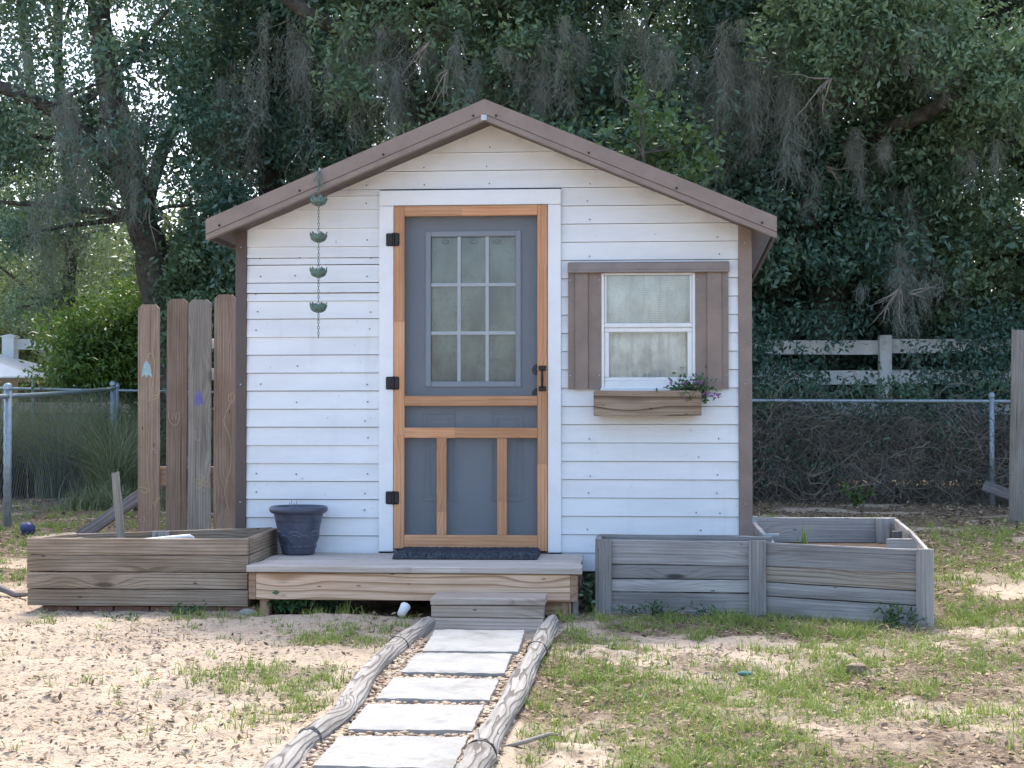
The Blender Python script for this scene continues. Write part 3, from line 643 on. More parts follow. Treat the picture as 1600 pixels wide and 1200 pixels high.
# ribbed metal shutters and head flashing
def shutter(x0, x1, ribs):
    prof = [(x0, -0.030)]
    for a, b in ribs: prof += [(a, -0.030), (a + 0.007, -0.046), (b - 0.007, -0.046), (b, -0.030)]
    prof += [(x1, -0.030)]
    pts = prof + [(x, y + 0.0025) for x, y in prof[::-1]]
    s = MB(); s.prism([(x, y) for x, y in pts], 'z', 1.219, 1.905); o = s.build('shutter', M['metal'], shed)
    for x, z in ((x0 + 0.012, 1.86), (x1 - 0.012, 1.86), (x0 + 0.012, 1.3), (x1 - 0.012, 1.3)): MB().tube([(x, -0.029, z), (x, -0.037, z)], 0.005, 8).build('screw', M['galv'], o)
    return o
shutter(0.568, 0.7635, [(0.604, 0.690)]); shutter(1.3105, 1.503, [(1.374, 1.468)])
s = MB(); s.bbox(0.566, 1.508, -0.060, -0.018, 1.9065, 1.962, 0.006); s.bbox(0.566, 1.508, -0.066, -0.0605, 1.900, 1.916, 0.002)
s.build('head_flashing', plain('brown_flashing', (0.23,0.19,0.175,1), 0.42, 0.1, 0.15, 9), shed)
# nail heads scattered along the courses
s = MB()
for k, zb in enumerate(rows):
    if zb < 0.3: continue
    for x in (0.70, 1.32, 1.45, -0.62, -1.05, -1.28, 0.1, -0.3):
        if random.random() < 0.42: continue
        if zb < 2.4 and (-0.56 < x < 0.53): continue
        if 1.2 < zb < 1.95 and 0.55 < x < 1.52: continue
        xx, z_ = x + random.uniform(-0.02, 0.02), zb + random.uniform(0.018, 0.03)
        if z_ > WALLTOP - SL * abs(xx - APX) - 0.04: continue
        s.tube([(xx, -0.012, z_), (xx, -0.019, z_)], 0.0042, 6)
s.build('nail_heads', plain('grey_nail', (0.12,0.12,0.12,1), 0.6, 0.5), shed)['kind'] = 'stuff'

# ------------------------------------------------------------------ window box and flowers
wb = thing('window_box', (1.03, -0.11, 1.062), 'brown wooden flower box mounted under the shed window', 'flower box')
plank('front_board', (0.722, -0.175, 1.136), (1.338, -0.175, 1.136), 0.143, 0.022, M['boxwood'], wb)
plank('back_board', (0.735, -0.030, 1.136), (1.325, -0.030, 1.136), 0.13, 0.02, M['boxwood'], wb)
for x in (0.733, 1.327): plank('end_board', (x, -0.163, 1.134), (x, -0.041, 1.134), 0.135, 0.02, M['boxwood'], wb)
plank('bottom_board', (0.745, -0.102, 1.078), (1.315, -0.102, 1.078), 0.11, 0.016, M['boxwood'], wb, up=(0,1,0))
s = MB(); s.bbox(0.745, 1.315, -0.162, -0.042, 1.087, 1.155, 0.01); s.build('soil', M['soil'], wb)

def leaf_arrays(C, L, W, seed=0, droop=0.0, d=None, flat=0.0):
    r = np.random.default_rng(seed); N = len(C); C = np.asarray(C, float); L = np.broadcast_to(L, N)[:, None]; W = np.broadcast_to(W, N)[:, None]
    if d is None:
        d = r.normal(size=(N, 3)); d[:, 2] -= droop
    d = d / np.linalg.norm(d, axis=1)[:, None]
    n = r.normal(size=(N, 3)); n[:, 2] += flat; s_ = np.cross(n, d); s_ /= np.linalg.norm(s_, axis=1)[:, None] + 1e-9; n = np.cross(d, s_)
    V = np.empty((N, 4, 3)); V[:, 0] = C; V[:, 1] = C + d*L*0.5 + s_*W*0.5 + n*W*0.12; V[:, 2] = C + d*L; V[:, 3] = C + d*L*0.5 - s_*W*0.5 + n*W*0.12
    b = np.arange(N)[:, None] * 4; T = np.concatenate([b + [0,1,2], b + [0,2,3]], 1).reshape(-1, 3)
    return V.reshape(-1, 3), T
def leaves(name, C, L, W, mat, parent, tint, seed=0, droop=0.0, d=None, flat=0.0):
    V, T = leaf_arrays(C, L, W, seed, droop, d, flat)
    o = mobj(name, np_mesh(name, V, T, False, tint=np.repeat(tint, 4)), mat, parent); o['kind'] = 'stuff'; return o
def ribbons(B, L, W, lean, K=4, up=1.0, power=2.0, wave=0.0, seed=0, tip=0.15):
    r = np.random.default_rng(seed); B = np.asarray(B, float); N = len(B); L = np.broadcast_to(L, N); W = np.broadcast_to(W, N)
    a = r.random(N) * 2 * np.pi; side = np.stack([np.cos(a), np.sin(a), 0*a], 1); ph = r.random(N) * 6.28
    V = np.empty((N, K + 1, 2, 3))
    for k in range(K + 1):
        t = k / K; p = B.copy(); l2 = np.linalg.norm(lean, axis=1)
        p[:, 2] += up * L * (t - 0.35 * np.minimum(l2, 1.2) * t**power)
        p[:, 0] += lean[:, 0] * L * t**power; p[:, 1] += lean[:, 1] * L * t**power
        if wave: p += side * (wave * L * np.sin(ph + t * 5) * t)[:, None]; p[:, 0] += wave * L * np.cos(ph * 2 + t * 7) * t
        w = (W * 0.5 * ((1 - t) * (1 - tip) + tip))[:, None]
        V[:, k, 0] = p - side * w; V[:, k, 1] = p + side * w
    b = np.arange(N)[:, None] * (2 * (K + 1)); q = []
    for k in range(K): q.append(b + np.array([2*k, 2*k+1, 2*k+3, 2*k+2]))
    return V.reshape(-1, 3), np.concatenate(q, 1).reshape(-1, 4), 2 * (K + 1)

fl = thing('flower_plant', (1.28, -0.11, 1.15), 'trailing plant with small purple flowers at right end of window box', 'flowers')
N = 620; C = np.stack([1.275 + rng.normal(0, 0.05, N), -0.125 + rng.normal(0, 0.03, N), 1.155 + np.abs(rng.normal(0, 0.055, N))], 1)
leaves('foliage', C, 0.035, 0.014, M['leaf_weed'], fl, rng.random(N) * 0.7, 5)
N = 90; ctr = np.stack([1.29 + rng.normal(0, 0.055, 9), -0.165 + rng.normal(0, 0.015, 9), 1.17 + rng.random(9) * 0.115], 1); C = np.repeat(ctr, 10, 0) + rng.normal(0, 0.005, (N, 3))
leaves('blossoms', C, 0.02, 0.014, M['petal'], fl, rng.random(N), 6)
s = MB()
for e in ((1.39, -0.17, 1.20), (1.40, -0.16, 1.225), (1.19, -0.18, 1.16), (1.36, -0.18, 1.26)): s.tube([(1.28, -0.12, 1.13), ((1.28 + e[0]) / 2, -0.14, 1.17), e], [0.004, 0.003, 0.002], 5)
s.build('stem', M['leaf_weed'], fl)

# ------------------------------------------------------------------ deck, step, mat, pot, rain chain
deck = thing('porch_deck', (-0.23, -0.47, 0), 'low weathered wooden porch deck in front of the screen door', 'deck')
DX0, DX1, DF = -1.122, 0.664, -0.945; DT = 0.258
nb = 4; bw = (abs(DF) - 0.048) / nb
for i in range(nb):
    y0 = -0.048 - i * bw; o0, o1 = random.uniform(-0.006, 0.006), random.uniform(-0.008, 0.008)
    plank('deck_board', (DX0 + o0, y0 - bw/2, DT - 0.017), (DX1 + o1, y0 - bw/2, DT - 0.017), bw - 0.006, 0.034, M['deck_top'], deck, up=(0,1,0), warp=0.003, b=0.004, nseg=10)
plank('rim_board', (DX0 + 0.048, DF + 0.045, DT - 0.108), (DX1 - 0.054, DF + 0.045, DT - 0.108), 0.142, 0.036, M['deck_rim'], deck, warp=0.001)
for x in (DX0 + 0.027, DX1 - 0.033): plank('side_joist', (x, DF + 0.026, DT - 0.108), (x, -0.05, DT - 0.108), 0.140, 0.038, M['post'], deck, warp=0.001)
for x in (-0.55, 0.05): plank('joist', (x, DF + 0.066, DT - 0.108), (x, -0.06, DT - 0.108), 0.138, 0.036, M['post'], deck)
for x in (DX0 + 0.085, DX1 - 0.075):
    for y in (DF + 0.10, -0.12): plank('post', (x, y, -0.08), (x, y, DT - 0.18), 0.05, 0.085, M['post'], deck, up=(1,0,0), warp=0.001)
plank('blocking', (0.455, DF + 0.075, 0.047), (0.57, DF + 0.075, 0.047), 0.082, 0.036, M['post'], deck, warp=0.0005)
plank('brace', (DX1 - 0.028, DF + 0.12, -0.05), (DX1 - 0.028, DF + 0.12, DT - 0.18), 0.06, 0.03, M['grey'], deck, up=(0,1,0), warp=0.001)

stp = thing('wooden_step', (0.235, -1.1, 0), 'small weathered box step below the porch deck', 'step')
sx0, sx1 = -0.091, 0.489
plank('tread', (sx0, -1.105, 0.112), (sx1 + 0.004, -1.105, 0.112), 0.285, 0.034, M['step'], stp, up=(0,1,0), warp=0.003, b=0.004)
plank('riser_board', (sx0 + 0.003, -1.222, 0.063), (sx1 - 0.006, -1.222, 0.063), 0.060, 0.03, M['step'], stp, warp=0.001)
plank('riser_board', (sx0 + 0.003, -1.222, -0.008), (sx1 - 0.006, -1.222, -0.008), 0.076, 0.03, M['step'], stp, warp=0.001)
for x in (sx0 + 0.022, sx1 - 0.026): plank('side_board', (x, -1.205, 0.028), (x, -0.965, 0.028), 0.13, 0.03, M['step'], stp, warp=0.001)

# door mat: thick pile, curled at its front corners
nx_, ny_ = 120, 36; V = []; 
for j in range(ny_ + 1):
    for i in range(nx_ + 1):
        u, t = i / nx_, j / ny_; x = -0.405 + 0.815 * u; y = -0.062 - 0.40 * t - 0.02 * (1 - u)
        edge = min(min(u, 1 - u) * 0.815, min(t, 1 - t) * 0.40); h = 0.034 * min(1, edge / 0.016) ** 0.5
        curl = 0.010 * max(0, math.sin(2.2 * u * 3.14 + 2.2)) * t**3
        V.append((x + random.uniform(-.002, .002), y + random.uniform(-.002, .002), 0.2615 + h + curl * min(1, edge / 0.01) + random.uniform(-0.004, 0.004) * min(1, edge / 0.01)))
nb0 = len(V); V += [(-0.405, -0.062, 0.2585), (0.41, -0.062, 0.2585), (0.41, -0.462, 0.2585), (-0.405, -0.482, 0.2585)]
T = [(j*(nx_+1)+i, (j+1)*(nx_+1)+i, (j+1)*(nx_+1)+i+1, j*(nx_+1)+i+1) for j in range(ny_) for i in range(nx_)] + [(nb0, nb0+1, nb0+2, nb0+3)]
tag(mobj('doormat', np_mesh('doormat', V, T, False), M['mat']), 'charcoal shaggy doormat lying before the screen door', 'doormat')

pc = (-0.998, -0.19, DT + 0.002)
pot = thing('flower_pot', pc, 'slate blue plastic flower pot with embossed arches on the deck', 'flower pot')
def emb(th, z, r):
    if z < 0.03 or z > 0.20: return 0
    a = 0.092 + 0.040 * abs(math.sin(3 * th)); b_ = 0.06 + 0.05 * abs(math.cos(3 * th + 0.3)); e = 0
    for zc in (a, b_ if z < 0.15 else 9, a - 0.02): e += 0.0042 * math.exp(-((z - zc) / 0.0045)**2)
    e += 0.003 * math.exp(-((z - 0.045) / 0.004)**2) * (1 + math.sin(18 * th))
    return e
prof = [(0.0, 0.0), (0.09, 0.0)] + [(0.094 + 0.047 * t + 0.004 * t * t, 0.004 + 0.236 * t) for t in np.linspace(0, 1, 60)]
s = MB(); s.lathe(prof, pc, 120, emb); s.build('body', M['pot'], pot, True)
rimp = [(0.146, 0.236), (0.156, 0.238), (0.166, 0.246), (0.171, 0.258), (0.168, 0.270), (0.158, 0.278), (0.147, 0.278), (0.140, 0.270), (0.138, 0.23), (0.134, 0.19), (0.0, 0.185)]
s = MB(); s.lathe(rimp, pc, 64); s.build('rim', M['pot'], pot, True)
s = MB(); s.lathe([(0.0, 0.232), (0.07, 0.236), (0.138, 0.228)], pc, 24); s.build('soil', M['soil'], pot)
s = MB()
for dx, dy, h in ((-0.05, -0.03, 0.30), (-0.045, 0.0, 0.315), (-0.022, -0.04, 0.30), (-0.018, 0.02, 0.31)): s.tube([(pc[0] + dx, pc[1] + dy, pc[2] + 0.22), (pc[0] + dx + 0.004, pc[1] + dy, pc[2] + h)], [0.003, 0.0015], 5)
s.build('dry_stem', M['twig'], pot)

rc = thing('rain_chain', (-0.857, -0.322, 1.514), 'green patina rain chain with four lotus cups hanging from the roof', 'rain chain')
RXc, RYc = -0.857, -0.326; hz = rtop(RXc) + 0.012
s = MB(); s.tube([(RXc + 0.004, -0.20, hz + 0.006), (RXc, YF - 0.012, hz + 0.004), (RXc + 0.004, RYc, hz - 0.012), (RXc + 0.018, RYc, hz - 0.07), (RXc + 0.022, RYc, hz - 0.10)], 0.005, 6)
s.tube([(RXc, RYc, hz - 0.012), (RXc - 0.03, RYc + 0.004, hz - 0.07)], 0.003, 6); s.tube([(RXc, RYc, hz - 0.02), (RXc, RYc, hz - 0.11)], 0.003, 6); s.build('hook', M['patina'], rc)
def cup(z):
    s = MB(); R0 = 0.0
    for ring, nP, off in ((0, 6, 0.0), (1, 6, math.pi / 6)):
        for p in range(nP):
            th = off + 2 * math.pi * p / nP + random.uniform(-0.08, 0.08); K = 5; tilt = 1.0 + 0.12 * ring
            base = len(s.v)
            for k in range(K + 1):
                t = k / K; rr = 0.008 + 0.042 * tilt * math.sin(t * 1.25); zz_ = -0.028 + 0.055 * t**1.7 - (0.004 if ring else 0) - 0.012 * max(0, t - 0.85) / 0.15 * ring
                w = 0.026 * math.sin(math.pi * min(1, 0.12 + 0.88 * t))**0.8 + 0.0008
                for sgn in (-1, 0, 1):
                    ca, sa = math.cos(th), math.sin(th); rr2 = rr - (0.004 if sgn == 0 else 0) * -1
                    s.v.append((RXc + ca * rr2 - sa * w * sgn, RYc - 0.0 + sa * rr2 + ca * w * sgn, z + zz_ + (0.003 if sgn else 0)))
            for k in range(K):
                for q in range(2): s.f.append((base + k*3 + q, base + k*3 + q + 1, base + (k+1)*3 + q + 1, base + (k+1)*3 + q))
    s.lathe([(0.0, -0.032), (0.016, -0.028), (0.020, -0.018)], (RXc, RYc, z), 12)
    o = s.build('cup', M['patina'], rc, True)
    md = o.modifiers.new('thick', 'SOLIDIFY'); md.thickness = 0.0016
cz = [2.302, 2.092, 1.889, 1.687]
for z in cz: cup(z)
s = MB(); z = 2.41; k = 0
while z > 1.515:
    a = (k % 2) * math.pi / 2 + 0.4; pts = []
    for q in range(9):
        t = 2 * math.pi * q / 8; pts.append((RXc + 0.0055 * math.sin(t) * math.cos(a), RYc + 0.0055 * math.sin(t) * math.sin(a), z + 0.0115 * math.cos(t)))
    s.tube(pts, 0.0017, 5, False); z -= 0.0175; k += 1
s.build('chain', M['patina'], rc)

# ------------------------------------------------------------------ planters
lp = thing('planter_box', (-1.75, -0.42, 0), 'brown weathered plank planter box left of the porch deck', 'planter')
FA, FB = Vector((-2.352, -0.862, 0)), Vector((-1.142, -0.822, 0)); hts = [0.028, 0.121, 0.214, 0.306, 0.398]
for a, b in zip(hts[:-1], hts[1:]):
    zc = (a + b) / 2; e = random.uniform(-0.006, 0.006)
    plank('front_plank', FA + Vector((e, 0, zc + 0.001)), FB + Vector((random.uniform(-0.004, 0.004), 0, zc - 0.001)), b - a - 0.005, 0.032, M['brown'], lp, warp=0.0028, nseg=10)
    plank('side_plank', (-1.150, -0.80, zc), (-1.175, -0.03, zc), b - a - 0.003, 0.03, M['brown'], lp, warp=0.002)
    plank('side_plank', (-2.335, -0.84, zc), (-2.30, -0.25, zc - 0.02 * (zc > .3)), b - a - 0.003, 0.03, M['brown'], lp, warp=0.002)
    plank('back_plank', (-2.30, -0.25, zc - 0.025), (-1.192, -0.02, zc + 0.004), b - a - 0.003, 0.03, M['brown'], lp, warp=0.003)
plank('corner_post', (-2.27, -0.29, 0.02), (-2.27, -0.29, 0.355), 0.04, 0.04, M['darkwood'], lp, up=(1,0,0)); plank('cleat', (-1.82, -0.175, 0.05), (-1.82, -0.175, 0.385), 0.10, 0.02, M['grey'], lp, up=(1,0,0))
s = MB(); s.add([(-2.31, -0.84, 0.30), (-1.17, -0.80, 0.30), (-1.19, -0.04, 0.30), (-2.28, -0.26, 0.29)], [(0,1,2,3)]); s.build('soil', M['soil'], lp)
for i in range(6):
    x = -2.28 + i * 0.2; o = MB().bbox(x, x + 0.19, -0.83, -0.74, -0.03, 0.027, 0.006).build('brick', M['brick'], lp)
stk = thing('wooden_stake', (-1.94, -0.5, 0.3), 'grey wooden stake stuck upright in the left planter box', 'stake')
plank('shaft', (-1.94, -0.50, 0.26), (-1.985, -0.51, 0.742), 0.040, 0.034, M['picket_grey'], stk, up=(1,0,0), warp=0.004)
s = MB(); s.tube([(-1.80, -0.76, 0.372), (-1.62, -0.72, 0.386), (-1.50, -0.70, 0.396), (-1.475, -0.695, 0.385)], [0.012, 0.014, 0.014, 0.008], 10)
tag(s.build('white_pipe', M['whitepost'], None, True), 'white plastic pipe lying in the left planter box', 'pipe')

rb = thing('raised_bed', (1.7, -0.2, 0), 'grey weathered raised garden bed wrapping round the shed corner', 'garden bed')
A, B, Cc = Vector((0.752, -0.735, 0)), Vector((1.603, -0.785, 0)), Vector((2.445, -1.075, 0)); BL, BR = Vector((1.735, 1.13, 0)), Vector((2.66, 1.18, 0)); RL, RR = Vector((0.757, -0.44, 0)), Vector((1.705, -0.51, 0))
def bedrow(p, q, zs, mats, nm='front_plank', t=0.03, warp=0.0026):
    for i, (a, b) in enumerate(zip(zs[:-1], zs[1:])):
        plank(nm, p + Vector((0, 0, (a[0] + b[0]) / 2)), q + Vector((0, 0, (a[1] + b[1]) / 2)), (b[0] - a[0] + b[1] - a[1]) / 2 - 0.005, t, M[mats[i % len(mats)]], rb, warp=warp, nseg=10)
d1 = (B - A).normalized(); d2 = (Cc - B).normalized(); n1_ = Vector((d1.y, -d1.x, 0)); n2_ = Vector((d2.y, -d2.x, 0))
bedrow(A + d1 * 0.05, B - d1 * 0.03, [(0.0, -0.005), (0.115, 0.120), (0.185, 0.190), (0.265, 0.262), (0.398, 0.396)], ['grey'])
bedrow(B + d2 * 0.03, Cc - d2 * 0.04, [(-0.01, -0.03), (0.105, 0.095), (0.185, 0.165), (0.262, 0.255), (0.394, 0.380)], ['grey', 'grey', 'tan_grey', 'grey'])
for p, w, n_, zt in ((A + d1 * 0.035 + n1_ * 0.033, 0.088, n1_, 0.400), (B + n1_ * 0.033, 0.09, d1, 0.400), (Cc - d2 * 0.012 + n2_ * 0.033, 0.085, n2_, 0.385)):
    plank('post', p + Vector((0, 0, -0.06)), p + Vector((0, 0, zt)), w, 0.034, M['grey'], rb, up=d1 if n_ is not n2_ else d2, warp=0.002)
bedrow(RL, RR, [(0.20, 0.20), (0.31, 0.31), (0.405, 0.402)], ['grey'], 'back_plank')
bedrow(A + Vector((0.0, 0.03, 0)), RL - Vector((0, 0.02, 0)), [(0.0, 0.0), (0.13, 0.13), (0.26, 0.26), (0.40, 0.405)], ['grey'], 'side_plank')
bedrow(BL, BR, [(0.0, 0.0), (0.12, 0.12), (0.235, 0.235), (0.402, 0.400)], ['grey'], 'back_plank')
bedrow(RR + Vector((0.01, 0.03, 0)), BL - Vector((0, 0.03, 0)), [(0.12, 0.12), (0.25, 0.25), (0.36, 0.38)], ['grey'], 'side_plank')
sdir = (BR - Cc); c3 = Cc + Vector((0, 0.03, 0)); mid3 = c3 + sdir * 0.5
bedrow(mid3 + Vector((0.02, 0, 0)), BR - Vector((0, 0.03, 0)), [(0.0, 0.0), (0.13, 0.13), (0.26, 0.26), (0.386, 0.396)], ['grey'], 'side_plank', 0.022)
bedrow(c3, mid3 + Vector((0.015, 0, 0)), [(0.0, 0.0), (0.12, 0.12), (0.27, 0.27)], ['grey'], 'side_plank', 0.022)
plank('side_rail', c3 + Vector((0.0, 0, 0.368)), mid3 + Vector((0.02, 0.1, 0.384)), 0.022, 0.02, M['grey'], rb, warp=0.002)
plank('inner_board', mid3 + Vector((-0.17, -0.25, 0.325)), mid3 + Vector((0.0, -0.25, 0.325)), 0.08, 0.02, M['grey'], rb)
plank('inner_post', BR + Vector((-0.09, -0.05, 0.0)), BR + Vector((-0.09, -0.05, 0.398)), 0.085, 0.04, M['grey'], rb, up=(1,0,0)); plank('inner_post', mid3 + Vector((-0.05, 0.1, 0.0)), mid3 + Vector((-0.05, 0.1, 0.382)), 0.05, 0.04, M['darkwood'], rb, up=(1,0,0))
MB().tube([(1.69, -0.1, 0.362), (1.70, -0.46, 0.408)], 0.007, 6).build('strap', M['galv'], rb)
MB().bbox(1.66, 1.75, -0.49, -0.45, 0.395, 0.412, 0.002).build('bracket', M['galv'], rb); MB().bbox(1.70, 1.76, 1.06, 1.10, 0.34, 0.41, 0.003).build('bracket', M['galv'], rb)
s = MB(); s.add([(0.78, -0.71, 0.24), (1.6, -0.76, 0.24), (2.44, -1.02, 0.22), (2.64, 1.14, 0.24), (1.75, 1.1, 0.24), (1.69, -0.48, 0.24), (0.78, -0.46, 0.24)], [(0,1,2,3,4,5,6)]); s.build('soil', M['soil'], rb)
N = 14; Bp = np.stack([2.0 + rng.normal(0, 0.02, N), 0.5 + rng.normal(0, 0.02, N), np.full(N, 0.24)], 1); V, T, kk = ribbons(Bp, rng.uniform(0.10, 0.2, N), 0.012, rng.normal(0, 0.15, (N, 2)), 4, seed=3)
tag(mobj('grass_tuft', np_mesh('grass_tuft', V, T, False, tint=np.repeat(rng.random(N) * 0.4, kk)), M['grass']), 'lone grass tuft growing inside the grey raised bed', 'grass')

# ------------------------------------------------------------------ picket fence remnant with chalk flowers
pf = thing('picket_fence', (-1.95, 0.8, 0), 'four brown dog ear fence pickets with chalk flower drawings', 'fence')
PK = [(-2.263, -2.121, 1.770, 'picket'), (-2.082, -1.946, 1.806, 'picket'), (-1.934, -1.785, 1.800, 'picket_grey'), (-1.766, -1.624, 1.832, 'picket')]
for i, (x0, x1, zt, mt) in enumerate(PK):
    w = x1 - x0; c = 0.026; h = zt + 0.02; t = 0.017; s = MB()
    pts = [(-0.01, -w/2), (h - c, -w/2), (h, -w/2 + c), (h, w/2 - c), (h - c, w/2), (-0.01, w/2)]
    s.prism(pts, 'y', -t/2, t/2)
    lean = (-0.008, 0.004, 0.0, 0.003)[i]
    Mx = Matrix(((lean, 0, -1), (0, 1, 0), (1, 0, 0))).to_4x4()   # local x up, local z across
    Mx = Matrix.Translation(((x0 + x1) / 2, 0.80 + (0.004 if i == 1 else -0.002), 0.0)) @ Mx
    s.build('picket', M[mt], pf, M=Mx)
for z, w in ((0.67, 0.125), (1.535, 0.06), (1.335, 0.075)):
    plank('rail', (-2.20 if w > 0.1 else -1.86, 0.838, z), (-1.5, 0.838, z), w, 0.036, M['post'] if w > 0.1 else M['whitewood'], pf, warp=0.001)
chalk = {'blue': plain('pale_blue_chalk', (0.30,0.44,0.48,1), 0.95, 0, 0.2, 60), 'purple': plain('violet_chalk', (0.15,0.13,0.33,1), 0.95, 0, 0.2, 60),
         'yellow': plain('yellow_chalk', (0.42,0.34,0.2,1), 0.95, 0, 0.2, 60), 'pink': plain('pink_chalk', (0.38,0.29,0.28,1), 0.95, 0, 0.2, 60)}
PYF = 0.80 - 0.0085 - 0.0030
def cp(px, py): p = at(px, py, PYF); return (p.x, PYF, p.z)
def chalkline(pts, col, w=0.0035):
    P = [Vector(cp(*p)) for p in pts]; s = MB()
    # smooth the stroke
    Q = []
    for i in range(len(P) - 1):
        a, b, c_, d = P[max(i-1, 0)], P[i], P[i+1], P[min(i+2, len(P)-1)]
        for t in (0, .25, .5, .75): Q.append(0.5 * ((2*b) + (c_ - a) * t + (2*a - 5*b + 4*c_ - d) * t*t + (3*b - a - 3*c_ + d) * t**3))
    Q.append(P[-1]); n = len(Q)
    for i, q in enumerate(Q):
        t = (Q[min(i+1, n-1)] - Q[max(i-1, 0)]).normalized(); nn = Vector((-t.z, 0, t.x)) * (w / 2)
        s.v += [tuple(q + nn), tuple(q - nn)]
    for i in range(n - 1): s.f.append((2*i, 2*i+1, 2*i+3, 2*i+2))
    s.build('chalk_line', chalk[col], pf)
def chalkfill(pts, col):
    s = MB(); P = [cp(*p) for p in pts]; s.add(P, [tuple(range(len(P)))]); s.build('chalk_flower', chalk[col], pf)
chalkfill([(229,563),(234,570),(236,580),(238,590),(232,585),(229,591),(226,585),(221,590),(222,578),(225,568)], 'blue')
chalkline([(229,563),(232,554),(237,552),(241,560),(241,580),(236,610),(231,628)], 'yellow'); chalkline([(231,628),(238,619),(248,616),(249,606)], 'yellow'); chalkline([(232,626),(245,622),(249,615)], 'yellow')
chalkfill([(311,609),(315,616),(317,626),(319,634),(313,630),(310,635),(307,630),(303,634),(304,622),(307,615)], 'purple')
chalkline([(264,643),(264,655),(270,664),(277,662),(280,652),(279,643)], 'pink'); chalkline([(268,644),(269,656),(272,644),(275,656),(276,643)], 'pink', 0.0028)
chalkline([(357,617),(364,614),(366,622),(362,629),(357,625),(357,617)], 'yellow'); chalkline([(361,614),(361,630)], 'yellow', 0.003)
chalkline([(360,630),(353,645),(350,660),(358,680),(361,700),(360,730),(354,750),(351,770),(357,795),(358,806)], 'yellow', 0.003)
chalkline([(232,673),(233,690),(231,720),(231,750),(234,770)], 'yellow', 0.003); chalkline([(235,708),(238,702),(243,703),(244,709)], 'pink', 0.003)
chalkline([(217,762),(224,761),(232,766),(226,770),(219,766)], 'yellow', 0.003); chalkline([(234,793),(241,785),(249,777),(243,788),(235,795)], 'yellow', 0.003)
for a in range(6):
    th = a * math.pi / 3 + 0.3; cx, cy = 316, 754; ex_, ey_ = cx + 13 * math.cos(th), cy + 13 * math.sin(th); nx2, ny2 = -math.sin(th) * 4, math.cos(th) * 4
    chalkline([(cx, cy), ((cx + ex_) / 2 + nx2, (cy + ey_) / 2 + ny2), (ex_, ey_), ((cx + ex_) / 2 - nx2, (cy + ey_) / 2 - ny2), (cx, cy)], 'yellow', 0.0026)
chalkline([(306,672),(305,684),(311,688),(315,680),(314,671)], 'pink', 0.003); chalkline([(222,809),(226,808),(225,815),(220,814),(219,810)], 'pink', 0.003)
dpk = thing('leaning_plank', (-3.2, 3, 0.1), 'dark grey plank lying slanted behind the left planter', 'plank')
plank('board', (-3.42, 2.95, 0.10), (-2.55, 3.05, 0.70), 0.10, 0.035, M['darkwood'], dpk, up=(0, 0.35, 1))

# ------------------------------------------------------------------ path: pavers, logs, pebbles
def slab(nm, cx, cy, w, d, zf, zb, rot, lab):
    s = MB(); n, mq = 14, 14; th = 0.045; r = random.Random(hash(nm + lab) % 999)
    V = []
    def topz(u, t): return zf + (zb - zf) * t
    for j in range(mq + 1):
        for i in range(n + 1):
            u, t = i / n, j / mq; e = (i in (0, n)) or (j in (0, mq))
            V.append(((u - .5) * w + (random.uniform(-.003, .003) if e else 0), (t - .5) * d + (random.uniform(-.003, .003) if e else 0), topz(u, t) - (random.uniform(0.002, 0.006) if e else random.uniform(0, 0.0008))))
    s.v = V; s.f = [(j*(n+1)+i, j*(n+1)+i+1, (j+1)*(n+1)+i+1, (j+1)*(n+1)+i) for j in range(mq) for i in range(n)]
    loop = [i for i in range(n)] + [j*(n+1)+n for j in range(mq)] + [mq*(n+1)+i for i in range(n, 0, -1)] + [j*(n+1) for j in range(mq, 0, -1)]
    b0 = len(s.v)
    for q in loop: x, y, z = s.v[q]; s.v.append((x * 1.006, y * 1.006, z - 0.008))
    b1 = len(s.v)
    for q in loop: x, y, z = s.v[q]; s.v.append((x * 1.006, y * 1.006, z - 0.05))
    k = len(loop)
    for q in range(k):
        q2 = (q + 1) % k; s.f.append((loop[q], b0 + q, b0 + q2, loop[q2])); s.f.append((b0 + q, b1 + q, b1 + q2, b0 + q2))
    s.f.append(tuple(b1 + q for q in range(k - 1, -1, -1)))
    o = s.build(nm, M['concrete'], None, M=Matrix.Translation((cx, cy, 0)) @ Matrix.Rotation(rot, 4, 'Z'))
    return tag(o, lab, 'paver', 'square pavers of the garden path')
P = [(0.202, -4.482, 0.41, 0.425, 0.048, 0.050, 0.0, 'pale concrete paver nearest the camera, first of the path'),
     (0.204, -3.942, 0.408, 0.425, 0.048, 0.052, 0.004, 'pale concrete paver second from the camera on the path'),
     (0.213, -3.398, 0.41, 0.43, 0.050, 0.054, -0.004, 'pale concrete paver third and middle one of the path'),
     (0.222, -2.815, 0.41, 0.43, 0.050, 0.062, 0.003, 'pale concrete paver fourth from the camera on the path'),
     (0.236, -2.262, 0.412, 0.43, 0.052, 0.085, -0.002, 'pale concrete paver just below the wooden step')]
for p in P: slab('concrete_paver', *p)
